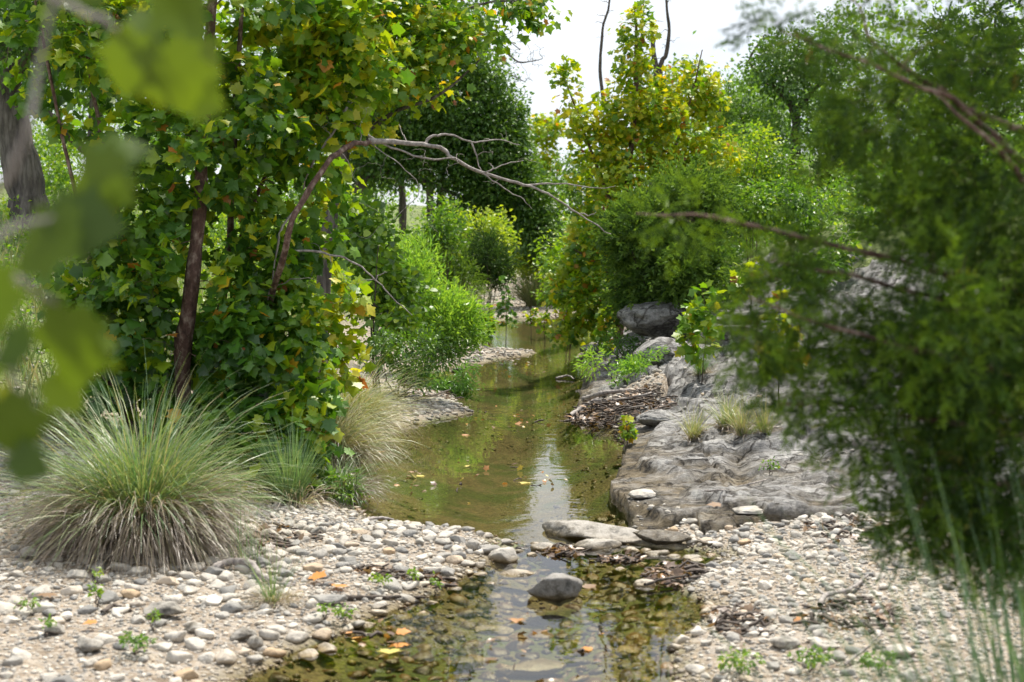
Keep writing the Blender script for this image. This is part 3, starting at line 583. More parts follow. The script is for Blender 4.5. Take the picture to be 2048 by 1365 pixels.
for i in top:
    lm = min(LM, key=lambda q: (q[0][0] - px[i])**2 + 3*(q[0][1] - py[i])**2)[1]
    zone = 'beach' if x[i] > .35 else ('bar' if y[i] > 6.35 else 'bank')
    q = int(round(t[i]*10)); me = stone_mesh(int(rng.integers(24)), q)
    ob = bpy.data.objects.new('pebble', me); COL.objects.link(ob); ob.location = (x[i], y[i], z[i] + r[i]*.18)
    ob.rotation_euler = (rng.normal(0, .15), rng.normal(0, .15), rng.uniform(0, 6.28)); ob.scale = (r[i],)*3
    c = 'tan' if q >= 10 else ('off-white' if q >= 8 else ('cream-coloured' if q >= 6 else ('beige-grey' if q >= 4 else 'dark grey')))
    tag(ob, f'{c} rounded pebble {lm}', 'pebble', f'{c} pebbles {lm}')
rest = np.array([i for i in range(len(x)) if i not in top])
def stamp_stones(acc, x, y, z, r, t, lod, sink=.15):
    idx = rng.integers(0, len(SH[lod]), len(x))
    for kk in range(len(SH[lod])):
        k = idx == kk; n = int(k.sum())
        if n: acc.stamp(SH[lod][kk][0], SH[lod][kk][1], np.stack([x[k], y[k], z[k] + r[k]*sink], -1), rotz(rng.uniform(0, 6.28, n), rng.normal(0, .25, n)), r[k], t[k])
acc = Acc(); b = r[rest] > .017; print('mid stones', b.sum(), len(b))
stamp_stones(acc, x[rest][b], y[rest][b], z[rest][b], r[rest][b], t[rest][b], 3 if b.sum() < 2600 else 2)
stamp_stones(acc, x[rest][~b], y[rest][~b], z[rest][~b], r[rest][~b], t[rest][~b], 1)
x, y, z, r, s = scatter(42000, -3, 2.6, 4.4, 8.9, .005, .013, near_zone, 1.3); k = rng.random(len(x)) < .75; x, y, z, r = x[k], y[k], z[k], r[k]
stamp_stones(acc, x, y, z, r, tints(len(x), .2), 1)
# the farther bars
def far_zone(x, y, s, m): return (s > .01) & (m < .3) & (s < .9)
x, y, z, r, s = scatter(26000, -2.2, 2.4, 8.9, 24, .012, .042, far_zone, 2.5); k = rng.random(len(x)) < np.where(y < 15, .9, .6)
stamp_stones(acc, x[k], y[k], z[k], r[k], tints(k.sum(), .35), 1)
x, y, z, r, s = scatter(9000, -2.5, 4, 24, 48, .02, .06, lambda x, y, s, m: (s > 0) & (np.abs(x - .1 + .02*(y - 20)) < 1.5), 2.5)
stamp_stones(acc, x, y, z, r, tints(len(x), .2), 1)
x, y, z, r, s = scatter(9000, -7, -1.6, 8, 15, .010, .035, lambda x, y, s, m: s > .8, 2.5); k = rng.random(len(x)) < .5
stamp_stones(acc, x[k], y[k], z[k], r[k], tints(k.sum(), .3), 1)
x, y, z, r, s = scatter(5000, .5, 4, 7.3, 13, .006, .028, lambda x, y, s, m: (m > .5) & (vnoise(np.stack([x*1.7, y*1.3, 0*x], -1), 67) > .15), 2.6); k = rng.random(len(x)) < .33
stamp_stones(acc, x[k], y[k], z[k], r[k], tints(k.sum(), .4), 1)
tag(acc.build('gravel', M_stone), 'small white, cream and grey limestone gravel covering the creek banks', 'gravel', kind='stuff')
# stones under and at the brink of the water
M_bedstone = stone_mat('darkened_bed_stone', [(0, (.05, .042, .032)), (.3, (.12, .085, .045)), (.6, (.21, .145, .07)), (.85, (.32, .24, .13)), (1, (.42, .35, .26))], blotch=.4)  # browns lowered so the sky reflection reads stronger over them
x, y, z, r, s = scatter(15000, -1.7, 2.2, 4.2, 8.6, .012, .065, lambda x, y, s, m: (s < .03) & (m < .3) & ((y < 7.7) | (s > -.35)), 2.4)
k = declutter(x, y, r, .75); x, y, z, r = x[k], y[k], z[k], r[k]; r = np.minimum(r, np.maximum(.014, (-z + .012)/.42))
acc = Acc(); b = r > .03; stamp_stones(acc, x[b], y[b], z[b], r[b], rng.random(b.sum()), 2, -.1); b = ~b; stamp_stones(acc, x[b], y[b], z[b], r[b], rng.random(b.sum()), 1, .1)
x, y, z, r, s = scatter(9000, -1.3, 1.3, 8.6, 22, .012, .035, lambda x, y, s, m: (s < 0) & (m < .3) & (s > -.45), 2.0); k = rng.random(len(x)) < .5
stamp_stones(acc, x[k], y[k], z[k] - .01, np.minimum(r[k], np.maximum(.012, -z[k]/.5)), rng.random(k.sum()), 1, .1)
tag(acc.build('bed_gravel', M_bedstone), 'brown darkened stones lying on the creek bed under the clear water', 'gravel', kind='stuff')
# a few brown stones that break the surface around the dam
k = 0
for (px_, py_, w_) in [(760, 1190, 30), (800, 1205, 26), (830, 1160, 34), (870, 1140, 30), (905, 1165, 26), (890, 1122, 40), (935, 1135, 34), (960, 1160, 38), (985, 1190, 30), (910, 1195, 34), (1240, 1160, 34), (1345, 1165, 30), (1385, 1140, 44), (1310, 1130, 40), (1120, 1090, 34), (1150, 1088, 50), (1070, 1098, 30), (1035, 1108, 34), (1012, 1090, 28), (975, 1078, 34), (950, 1092, 26), (1110, 1104, 24), (1135, 1112, 32), (1262, 1112, 40), (1290, 1118, 34), (1320, 1108, 46), (1350, 1120, 34), (1395, 1116, 36), (1180, 1140, 24), (1225, 1142, 26)]:
    hero('stone', 'brown wet stone breaking the water surface around the stone dam', px_, py_, w_, tint=[.42, .3, .5, .62][k % 4], flat=.5, seed=500 + k, sub=3, sink=.25, group='wet stones around the stone dam'); k += 1
print('stones', round(time.time() - T0, 1))
# ------------------------------------------------------------------ leaves
def fan(outline, centre, curl=.15, fold=.10):
    o = np.array(outline, float); v = np.vstack([centre, o]); z = -curl*(v[:, 1] - .2)**2 + fold*np.abs(v[:, 0]) - .12*v[:, 0]**2
    v = np.column_stack([v[:, 0], v[:, 1], z]); n = len(o)
    f = [[0, 1 + i, 1 + (i + 1) % n] for i in range(n)]; return v, np.array(f)
_R = [(.20, -.08), (.48, .03), (.39, .25), (.63, .53), (.37, .58), (.27, .72)]
SYC_OUT = [(0, 0)] + _R + [(0, 1.0)] + [(-a, b) for a, b in _R[::-1]]
_T = [(.10, -.10), (.24, -.08), (.32, .0), (.50, -.02), (.45, .11), (.385, .22), (.46, .33), (.66, .50), (.52, .55), (.39, .57), (.33, .68), (.17, .82)]
def _syc(seed):
    r = np.random.default_rng(seed); R_ = [(a + r.normal(0, .018), b + r.normal(0, .018)) for a, b in _T]; L_ = [(-a + r.normal(0, .018), b + r.normal(0, .018)) for a, b in _T[::-1]]
    return [(0, 0)] + R_ + [(r.normal(0, .03), 1.0)] + L_
L_SYC = [fan(_syc(int(c*100) + 50), (0, .35), c, fo) for c, fo in ((.10, .10), (.30, -.12), (.2, .22), (-.08, .16), (.45, .05))]
L_SYC_LO = [fan([(0, 0), (.44, .02), (.37, .28), (.60, .54), (.27, .66), (0, 1), (-.27, .66), (-.60, .54), (-.37, .28), (-.44, .02)], (0, .35), c, fo) for c, fo in ((.15, .12), (.3, -.1))]
L_OVAL = [fan([(0, 0), (.24, .3), (.2, .7), (0, 1), (-.2, .7), (-.24, .3)], (0, .5), c, .2) for c in (.1, .35)]
L_ROUND = [fan([(0, 0), (.36, .05), (.46, .4), (.26, .8), (0, 1), (-.26, .8), (-.46, .4), (-.36, .05)], (0, .4), c, .12) for c in (.1, .35)]
def quadleaf(w, c=.12):
    return np.array([(0, 0, 0), (w, .45, .05), (0, 1, -c), (-w, .45, .05)]), np.array([[0, 1, 2], [0, 2, 3]])
L_SMALL = [quadleaf(.30), quadleaf(.36, .3)]
L_LANCE = [quadleaf(.11, .1), quadleaf(.13, .35)]
def spray_template(seed, nside=9, w=.024, ln=.42):
    r = np.random.default_rng(seed); V = []; F = []
    def dia(a, d, l, w):
        s = unit(np.cross(d, r.normal(0, 1, 3))); t = np.cross(d, s)
        for q in (s, t):
            b = len(V); V.extend([a, a + d*l*.4 + q*w, a + d*l, a + d*l*.4 - q*w]); F.extend([[b, b + 1, b + 2], [b, b + 2, b + 3]])
    for k in range(nside):
        t = (k + .5)/nside; a = np.array([0, t, -.15*t*t]); sd = -1 if k % 2 else 1
        d = unit(np.array([sd*r.uniform(.5, 1), .9, r.normal(0, .45)])); dia(a, d, ln*(1.1 - .6*t)*r.uniform(.7, 1.2), w*r.uniform(.8, 1.5))
    dia(np.array([0, .55, -.05]), unit(np.array([0, 1, -.2])), .5, w)
    return np.array(V), np.array(F)
L_SPRAY = [spray_template(k) for k in range(5)]
L_FINE = [spray_template(20 + k, 6, .05, .5) for k in range(4)]

def leaf_frames(tip, nrm):
    y = unit(tip); z = unit(nrm - y*np.sum(nrm*y, -1, keepdims=True)); x = np.cross(y, z)
    return np.stack([x, y, z], -1)
def stamp_leaves(acc, T, pos, tip, nrm, size, tint):
    R = leaf_frames(tip, nrm); idx = rng.integers(0, len(T), len(pos))
    for k in range(len(T)):
        q = idx == k
        if q.any(): acc.stamp(T[k][0], T[k][1], pos[q], R[q], size[q], tint[q])

PART_LEAF = {}
def leaf_mesh(mat, T, k, q):
    key = (mat.name, id(T), k, q)
    if key not in PART_LEAF:
        a = Acc(); a.add(T[k][0], T[k][1], q/12.); o = a.build('leaf', mat); PART_LEAF[key] = o.data; bpy.data.objects.remove(o)
    return PART_LEAF[key]
import mathutils
def leaf_parts(T, mat, parent, pos, tip, nrm, size, tint):
    R = leaf_frames(tip, nrm); org = world_origin(parent)
    for i in range(len(pos)):
        o = bpy.data.objects.new('leaf', leaf_mesh(mat, T, int(rng.integers(len(T))), int(round(float(tint[i])*12))))
        COL.objects.link(o); M = np.eye(4); M[:3, :3] = R[i]*size[i]; M[:3, 3] = pos[i] - org
        o.parent = parent; o.matrix_local = mathutils.Matrix(M.tolist())

LEAF_COUNT = [0]
def plant(name, label, cat, base, stems, vols, T, mat, bark, size=(.03, .05), per=20, rc=.15, tint=(.4, .15), group=None, parts=0,
          twig_r=.004, droop=.25, up=1.0, spread=.6, nbranch=8, dead=0.0, low=.2, twigs=True, facing=0.0, stem_name='trunk', clear=()):
    """stems: [(points, r0, r1)]; vols: [(centre, (rx, ry, rz), clumps, tint shift)]"""
    root = empty(name, base, label, cat, group)
    nodes = []; sti = 0
    for st in stems:
        pts = smooth_path(st[0], max(8, 4*len(st[0])), st[3] if len(st) > 3 else .006); n = len(pts)
        rad = np.linspace(st[1], st[2], n)*(1 + .06*rng.normal(0, 1, n))
        if sti == 0: rad[0] *= 1.25
        a = Acc(); tube(a, pts, rad, 9 if st[1] > .03 else 6, rough=.03); a.build(stem_name if sti == 0 else 'branch', st[4] if len(st) > 4 else bark, root); sti += 1
        f = int(n*low) if sti == 1 else 0
        nodes += [(p, r) for p, r in zip(pts[f:], rad[f:])]
    C = []; TS = []; O = []; RV = []
    for (c, r, n, ts) in vols:
        u = unit(rng.normal(0, 1, (n, 3)))*(rng.random((n, 1))**.42); C.append(np.asarray(c) + u*np.asarray(r)); TS.append(np.full(n, ts)); O.append(u)
    if not C: return root
    C = np.vstack(C); TS = np.concatenate(TS); O = np.vstack(O)
    gzc = ground_z(C[:, 0], C[:, 1]); C[:, 2] = np.maximum(C[:, 2], gzc + .06)
    if not nodes: nodes = [(np.asarray(base, float), .02)]
    NP = np.array([q[0] for q in nodes]); NR = np.array([q[1] for q in nodes])
    d0 = np.min(np.linalg.norm(C[:, None] - NP[None, ::max(1, len(NP)//60)], axis=2), axis=1); order = np.argsort(d0)
    ta = Acc(); nb = 0; tips = np.zeros_like(C)
    NPb = np.zeros((len(NP) + 6*len(C), 3)); NRb = np.zeros(len(NPb)); m = len(NP); NPb[:m] = NP; NRb[:m] = NR
    for i in order:
        dv = NPb[:m] - C[i]; dd = np.linalg.norm(dv, axis=1); cost = dd + .45*np.maximum(0, dv[:, 2]) ; j = int(np.argmin(cost)); L = dd[j]
        a, b = NPb[j], C[i]; k = 5; s = np.linspace(0, 1, k + 1)[:, None]
        path = a + (b - a)*s; path[:, 2] += (np.sin(s[:, 0]*pi)*L*.10); path[1:-1] += rng.normal(0, .035*L, (k - 1, 3))
        r0 = min(NRb[j]*.75, twig_r + .010*L); rad = np.linspace(r0, twig_r*.45, k + 1)
        if twigs and L > 1e-3:
            if L > .5 and nb < nbranch:
                q = Acc(); tube(q, path, rad, 6); q.build('branch', bark, root); nb += 1
            else: tube(ta, path, rad, 4 if r0 > .004 else 3, cap=False)
        NPb[m:m + k] = path[1:]; NRb[m:m + k] = rad[1:]; m += k
        tips[i] = unit(b - path[-3])
    if ta.n: tag(ta.build('twigs', bark, root), kind='stuff')
    if per == 0: return root
    # leaves round each clump
    n = rng.poisson(per, len(C)); idx = np.repeat(np.arange(len(C)), n); N = len(idx)
    offd = unit(rng.normal(0, 1, (N, 3)))*(rng.random((N, 1))**.5)*rc*rng.uniform(.6, 1.3, len(C))[idx][:, None]
    pos = C[idx] + offd
    out = unit(tips[idx]*.7 + O[idx]*.5 + unit(offd)*spread)
    tip = unit(out + rng.normal(0, .35, (N, 3)) - np.array([0, 0, droop]))
    nrm = rng.normal(0, .68, (N, 3)) + np.array([0, 0, up]) + np.array([0, -1, 0])*facing + O[idx]*.3
    sz_ = rng.uniform(size[0], size[1], N)
    ct = rng.normal(0, tint[1]*.6, len(C))
    tt = np.clip(tint[0] + TS[idx] + ct[idx] + rng.normal(0, tint[1], N), 0, .83); rare = rng.random(N) < dead; tt[rare] = rng.uniform(.88, 1, rare.sum())
    gzl = ground_z(pos[:, 0], pos[:, 1]); ok = pos[:, 2] > gzl + .02; pos, tip, nrm, sz_, tt = pos[ok], tip[ok], nrm[ok], sz_[ok], tt[ok]
    for (cp, cr) in clear:                     # bare, unleafed stretch of a stem and the air in front of it
        q = smooth_path(cp, 40); dx = np.min(np.hypot(pos[:, None, 0] - q[None, :, 0]*(pos[:, None, 1]/q[None, :, 1]), pos[:, None, 2] - q[None, :, 2]), 1)
        ok = (dx > cr) | (pos[:, 1] > q[:, 1].mean() + .1); pos, tip, nrm, sz_, tt = pos[ok], tip[ok], nrm[ok], sz_[ok], tt[ok]
    N = len(pos); LEAF_COUNT[0] += N
    if parts:
        px, py, dd = to_px(pos); sc = sz_/dd; sc = np.where((px > 0) & (px < 2048) & (py > 0) & (py < 1365), sc, 0); o = np.argsort(-sc)[:parts]
        sel = np.zeros(N, bool); sel[o] = True
        leaf_parts(T, mat, root, pos[sel], tip[sel], nrm[sel], sz_[sel], tt[sel]); ns = ~sel
        pos, tip, nrm, sz_, tt = pos[ns], tip[ns], nrm[ns], sz_[ns], tt[ns]
    if len(pos):
        a = Acc(); stamp_leaves(a, T, pos, tip, nrm, sz_, tt); tag(a.build('foliage', mat, root, smooth=False), kind='stuff')
    return root
def V(px, py, d, rx, ry, rd, n, ts=0.0):
    """An ellipsoid of foliage given where the photograph shows it: centre, half sizes in photograph pixels, half depth in metres."""
    return (P(px, py, d), (rx/FPX*d, rd, ry/FPX*d), int(n), ts)
def path(*q): return [P(*a) for a in q]
def onground(px, d, dz=0.0):
    x = (px - CX)/FPX*d*1.0; return np.array([x, d, sz(x, d) + dz])

# ------------------------------------------------------------------ trees
# A: the many-stemmed sycamore over the left bank
b = onground(362, 9.0)
plant('sycamore_tree', 'many-stemmed sycamore with reddish trunks and big green leaves behind the tall grass clump', 'tree', b,
      [([b - [0, 0, .1]] + path((362, 760, 9.0), (378, 620, 9.0), (398, 430, 9.05), (408, 250, 9.1), (420, 60, 9.15), (440, -180, 9.2), (460, -500, 9.3)), .062, .02),
       ([onground(330, 9.3) - [0, 0, .1]] + path((395, 820, 9.4), (452, 560, 9.5), (465, 330, 9.5), (475, 120, 9.5), (500, -150, 9.5)), .035, .012),
       ([onground(270, 9.3) - [0, 0, .1]] + path((265, 820, 9.3), (262, 640, 9.3), (240, 450, 9.2), (200, 260, 9.2), (165, 60, 9.2)), .030, .010),
       ([onground(300, 9.1) - [0, 0, .1]] + path((215, 760, 9.0), (180, 520, 9.0), (120, 250, 9.0), (70, 0, 9.0)), .022, .008),
       (path((450, 560, 9.5), (520, 380, 9.5), (600, 200, 9.6), (680, 60, 9.7), (760, -60, 9.8)), .018, .006)],
      [V(310, 560, 9.1, 190, 200, .7, 62, .0), V(420, 300, 9.3, 260, 190, .8, 79, .05), V(560, 180, 9.6, 190, 150, .6, 46, .18), V(180, 110, 9.2, 190, 150, .7, 40, .12), V(420, -40, 9.4, 420, 130, .9, 62, .12),  # last value: upper clumps coloured limier for backlight, low ones darker
       V(690, 130, 9.7, 110, 130, .4, 34, .26), V(330, 720, 9.0, 190, 130, .5, 40, -.08), V(500, 700, 9.0, 120, 180, .5, 39, -.02), V(430, 880, 8.8, 120, 100, .4, 26, -.05), V(560, 900, 8.6, 85, 80, .3, 26, .06), V(610, 830, 8.8, 60, 70, .3, 16, .12), V(520, 970, 8.4, 70, 50, .25, 14, .04), V(600, 700, 9.1, 60, 80, .3, 16, .14), V(190, 620, 9.0, 120, 130, .5, 17, -.02),
       V(300, -300, 9.4, 480, 200, 1.1, 59, .05), V(650, -260, 9.8, 250, 150, .9, 26, .05), V(560, 520, 9.3, 110, 120, .5, 22, .08), V(640, 320, 9.6, 90, 130, .4, 13, .1)],
      L_SYC, M_syc, M_bark_red, size=(.038, .098), per=27, rc=.16, tint=(.36, .14), parts=300, droop=.45, up=.7, facing=.3, dead=.012, nbranch=14, clear=[(path((362, 770, 9.0), (378, 620, 9.0), (398, 430, 9.05)), .10)])
# small bright sycamore between the grass clumps
b = onground(628, 9.9)
plant('sycamore_sapling', 'bright yellow-green sycamore sapling rising between the two pale grass clumps', 'sapling', b,
      [([b] + path((640, 760, 9.9), (660, 650, 9.9), (690, 570, 9.9)), .010, .004)],
      [V(690, 600, 9.9, 42, 50, .15, 11, .06), V(665, 680, 9.8, 62, 60, .2, 14, .05), V(700, 730, 9.8, 50, 45, .2, 8, .12)], L_SYC, M_syc, M_bark_red, size=(.05, .10), per=8, rc=.10, tint=(.56, .08), parts=300, facing=.4, dead=.06, droop=.2)
# B: taller sycamore behind, reaching over the creek
b = onground(640, 15.5)
plant('sycamore_tree', 'tall yellow-green sycamore leaning out over the creek in front of the dark live oak', 'tree', b,
      [([b - [0, 0, .1]] + path((655, 480, 15.5), (690, 300, 15.5), (735, 120, 15.4), (790, -60, 15.4), (830, -300, 15.3)), .085, .03),
       (path((690, 300, 15.5), (780, 230, 15.3), (880, 190, 15.2), (960, 120, 15.0)), .03, .008), (path((735, 120, 15.4), (840, 60, 15.2), (960, 10, 15.0), (1070, 0, 15)), .03, .007)],
      [V(760, 60, 15.3, 170, 110, 1.0, 105, .12), V(800, 150, 15.2, 110, 65, .8, 50, .16), V(900, 60, 15.1, 110, 50, .6, 34, .06), V(1040, 12, 15.0, 80, 24, .4, 17, -.02), V(720, 250, 15.3, 80, 60, .7, 20, .14),
       V(740, -140, 15.3, 220, 120, 1.4, 70, .06), V(700, -380, 15.3, 170, 140, 1.4, 40, .06), V(640, 120, 15.6, 110, 140, .8, 40, .1)],
      L_SYC_LO, M_syc, M_bark_oak, size=(.05, .11), per=20, rc=.24, tint=(.44, .12), parts=300, droop=.35, facing=.3, dead=.03, nbranch=14)
# C: live oak whose dark crown droops over the creek
b = onground(705, 34.0)
plant('live_oak', 'dark live oak arching low over the creek with drooping dense crown', 'tree', b,
      [([b - [0, 0, .1]] + path((715, 430, 34.0), (724, 350, 34.0), (745, 230, 34.0), (765, 80, 34.0), (780, -120, 34.0)), .17, .07),
       (path((724, 362, 34.0), (765, 345, 33.8), (830, 356, 33.6), (900, 385, 33.4), (960, 415, 33.2), (1030, 455, 33.0)), .075, .02), (path((745, 230, 34.0), (840, 190, 33.7), (930, 180, 33.5), (1000, 240, 33.3)), .06, .02),
       (path((770, 100, 34.0), (700, 0, 34.5), (620, -100, 23)), .06, .02)],
      [V(770, 300, 34.0, 90, 55, 1.5, 70, -.1), V(700, 330, 34.5, 70, 60, 1.5, 40, -.05), V(860, 180, 33.8, 110, 110, 1.5, 90, .1), V(830, 180, 34.0, 150, 130, 1.6, 150, .06), V(930, 260, 33.6, 110, 90, 1.2, 130, .0), V(860, 320, 33.6, 130, 42, 1.0, 70, -.12), V(980, 350, 33.4, 85, 60, .9, 90, -.1), V(1030, 410, 33.2, 55, 50, .7, 55, -.14), V(1062, 465, 33.1, 36, 36, .5, 26, -.16),
       V(940, 400, 33.4, 60, 40, .6, 32, -.1), V(760, -60, 34.0, 230, 130, 2, 120, .1), V(640, 100, 34.8, 150, 150, 1.5, 90, .0), V(740, -280, 34.3, 240, 140, 2.2, 70, .05), V(1010, 300, 33.4, 50, 60, .9, 60, .1), V(1050, 400, 33.2, 44, 60, .9, 70, .0), V(1075, 470, 33, 30, 34, .6, 34, -.05), V(960, 300, 33.4, 80, 70, 1.0, 60, .05), V(900, 60, 33.8, 80, 60, 1.0, 55, .1), V(965, 150, 33.6, 50, 46, .8, 36, .12), V(1000, 225, 33.4, 36, 36, .7, 24, .1)],
      L_SMALL, M_oak, M_bark_oak, size=(.07, .13), per=58, rc=.48, tint=(.62, .18), droop=.2, nbranch=16)
# oak trunks on the left bank
b = onground(62, 16)
plant('oak_tree', 'thick leaning oak with deeply ridged grey bark standing on the meadow', 'tree', b,
      [([b - [0, 0, .15]] + path((55, 400, 16), (32, 290, 16), (12, 190, 16), (-15, 60, 16), (-50, -150, 16)), .245, .15), (path((12, 190, 16), (90, 60, 15.7), (190, -60, 15.5)), .08, .03), (path((0, 130, 16), (-120, 20, 16), (-240, -50, 16)), .09, .03)],
      [V(60, 30, 15.8, 230, 110, 1.6, 110, .1), V(-150, -60, 16, 250, 180, 2, 60, .0), V(230, 110, 16, 150, 90, 1.3, 55, .1), V(120, -250, 16, 420, 180, 2, 90, .0)],
      L_SMALL, M_oak, M_bark_oak, size=(.05, .09), per=52, rc=.33, tint=(.45, .16), nbranch=12, low=.4)
b = onground(192, 21)
plant('oak_tree', 'slimmer forked oak with grey lichen-covered limb behind the thick leaning oak', 'tree', b,
      [([b - [0, 0, .15]] + path((190, 330, 21), (192, 240, 21), (200, 130, 21), (215, 0, 21)), .15, .08), (path((188, 312, 21), (150, 282, 20.8), (112, 240, 20.6), (82, 212, 20.5)), .075, .03)],
      [V(230, 50, 21, 190, 120, 1.8, 110, .08), V(90, 150, 21, 90, 60, 1.0, 26, .05), V(330, 160, 21.5, 130, 110, 1.2, 60, .1)], L_SMALL, M_oak, M_bark_oak, size=(.06, .10), per=45, rc=.36, tint=(.5, .16), nbranch=8, low=.5)
for px, top, d, lab in [(805, 420, 36.5, 'slim grey tree trunk standing under the live oak crown'), (860, 400, 38, 'thin dark tree trunk farther back under the live oak')]:
    b = onground(px, d); plant('oak_tree', lab, 'tree', b, [([b - [0, 0, .1]] + path((px, 400, d), (px - 8, 300, d), (px + 10, 120, d), (px, -50, d)), .11, .05)], [V(px, 130, d, 120, 110, 1.2, 45, .05)], L_SMALL, M_oak, M_bark_oak, size=(.06, .1), per=40, rc=.4, tint=(.45, .15), nbranch=4, low=.5)

# I: the yellowing sycamores over the right bank
b = onground(1238, 19.5)
plant('sycamore_tree', 'tall yellowing sycamore with upright leafy spires at the waterline by the overhanging boulder', 'tree', b,
      [([b - [0, 0, .1]] + path((1238, 640, 19.5), (1240, 540, 19.5), (1250, 400, 19.5), (1270, 220, 19.5), (1272, 60, 19.5), (1268, 15, 19.5)), .085, .008),
       (path((1242, 500, 19.5), (1310, 380, 19.6), (1370, 240, 19.7), (1405, 100, 19.8)), .035, .007), (path((1245, 460, 19.5), (1195, 340, 19.4), (1160, 240, 19.3), (1118, 130, 19.2)), .03, .006), (path((1240, 560, 19.5), (1180, 520, 19.1), (1150, 500, 18.9)), .03, .008), (path((1238, 640, 19.5), (1180, 600, 19.2), (1120, 590, 19)), .02, .006)],
      [V(1272, 90, 19.5, 34, 90, .4, 40, .06), V(1268, 210, 19.5, 62, 80, .6, 62, .08), V(1330, 240, 19.6, 60, 90, .6, 62, .08), V(1395, 170, 19.8, 32, 80, .4, 34, .06), V(1425, 210, 19.8, 26, 60, .3, 18, .1), V(1420, 320, 19.8, 55, 80, .5, 44, .08), V(1200, 280, 19.4, 48, 80, .5, 42, .1),
       V(1130, 170, 19.2, 18, 50, .3, 12, .1), V(1160, 235, 19.3, 24, 45, .3, 14, .08), V(1260, 360, 19.5, 120, 90, .8, 115, .02), V(1360, 350, 19.6, 70, 80, .6, 45, .06), V(1175, 470, 19.1, 40, 55, .6, 34, .02), V(1200, 520, 19.3, 90, 90, .7, 80, -.06), V(1155, 580, 19, 50, 60, .5, 36, .0), V(1190, 640, 19.2, 60, 40, .5, 24, -.04), V(1135, 655, 19, 45, 24, .3, 10, .0)],
      L_SYC_LO, M_syc, M_bark_red, size=(.05, .10), per=15, rc=.17, tint=(.59, .11), parts=300, droop=.2, facing=.35, dead=.03, nbranch=14)
b = onground(1095, 64)
plant('sycamore_tree', 'slender pale yellow-green sycamore with a round top standing alone against the sky', 'tree', b,
      [([b - [0, 0, .1]] + path((1097, 450, 64), (1092, 330, 64), (1095, 240, 64)), .05, .01)],
      [V(1092, 258, 64, 40, 26, .9, 40, .1), V(1090, 320, 64, 26, 40, .4, 26, .1), V(1100, 400, 64, 34, 60, .5, 32, .0), V(1065, 440, 64, 40, 40, .5, 20, .0)], L_SYC_LO, M_syc, M_bark_grey, size=(.14, .24), per=16, rc=.42, tint=(.58, .10), dead=.04)

# dead wood
def bare(name, label, cat, base, stems, twig_vols, bark, tr=.004, mat=None, ss=8, nb=10):
    return plant(name, label, cat, base, stems, twig_vols, L_SMALL, M_oak, bark, per=0, twig_r=tr, nbranch=nb)
b = onground(505, 9.45)
dead = bare('dead_tree', 'leaning dead sapling arching its long bare grey branch across the creek', 'dead tree', b,
     [([b - [0, 0, .1]] + path((520, 760, 9.4), (535, 640, 9.3), (568, 490, 8.8), (612, 390, 8.9), (655, 325, 9.0), (695, 296, 9.2), (735, 283, 9.4)), .026, .017, .012, M_bark_red),
      (path((735, 283, 9.4), (790, 284, 9.5), (850, 289, 9.55), (885, 298, 9.6), (905, 318, 9.6), (955, 342, 9.7), (1030, 366, 9.8), (1060, 372, 9.85), (1110, 398, 9.9), (1160, 428, 10), (1195, 452, 10), (1222, 470, 10)), .019, .003),
      (path((850, 289, 9.55), (868, 274, 9.6), (900, 270, 9.65), (942, 286, 9.7), (985, 278, 9.8), (1040, 292, 9.9)), .011, .003), (path((700, 238, 9.5), (735, 272, 9.5), (790, 298, 9.5), (860, 318, 9.5), (912, 316, 9.55)), .010, .005),
      (path((942, 286, 9.7), (955, 320, 9.7), (962, 342, 9.7)), .007, .003), (path((970, 346, 9.7), (1000, 332, 9.7), (1048, 322, 9.8)), .006, .002), (path((1058, 371, 9.85), (1120, 366, 9.9), (1180, 376, 9.9), (1232, 374, 9.9)), .007, .002),
      (path((960, 344, 9.7), (1000, 372, 9.7), (1040, 395, 9.7), (1062, 418, 9.7)), .006, .002), (path((612, 390, 9.4), (560, 470, 9.2), (545, 560, 9.1), (535, 600, 9.1)), .009, .004), (path((695, 215, 9.5), (660, 270, 9.4), (625, 330, 9.4), (600, 385, 9.4)), .010, .006),
      (path((1160, 428, 10), (1180, 432, 10), (1192, 426, 10)), .005, .002), (path((735, 283, 9.5), (800, 330, 9.4), (840, 380, 9.4), (790, 440, 9.3)), .004, .0015)],
     [V(700, 230, 9.5, 110, 60, .4, 26), V(900, 330, 9.7, 200, 50, .4, 20), V(760, 420, 9.5, 140, 100, .4, 14), V(600, 560, 9.3, 90, 120, .3, 10), V(980, 290, 9.8, 70, 60, .3, 10)], M_bark_grey, .0028)
b = onground(560, 9.1)
bare('dead_branch', 'thin bare grey branch curving down through the leaves below the long arching one', 'branch', P(582, 502, 9.2), [(path((582, 502, 9.2), (640, 505, 9.2), (690, 517, 9.3), (728, 538, 9.3), (755, 565, 9.3), (790, 600, 9.3), (825, 630, 9.3)), .009, .003), (path((752, 560, 9.3), (765, 548, 9.3), (775, 540, 9.3)), .004, .002)], [V(640, 540, 9.3, 90, 60, .3, 6), V(700, 590, 9.3, 80, 50, .3, 6)], M_bark_grey, .002)
b = onground(870, 35.5)
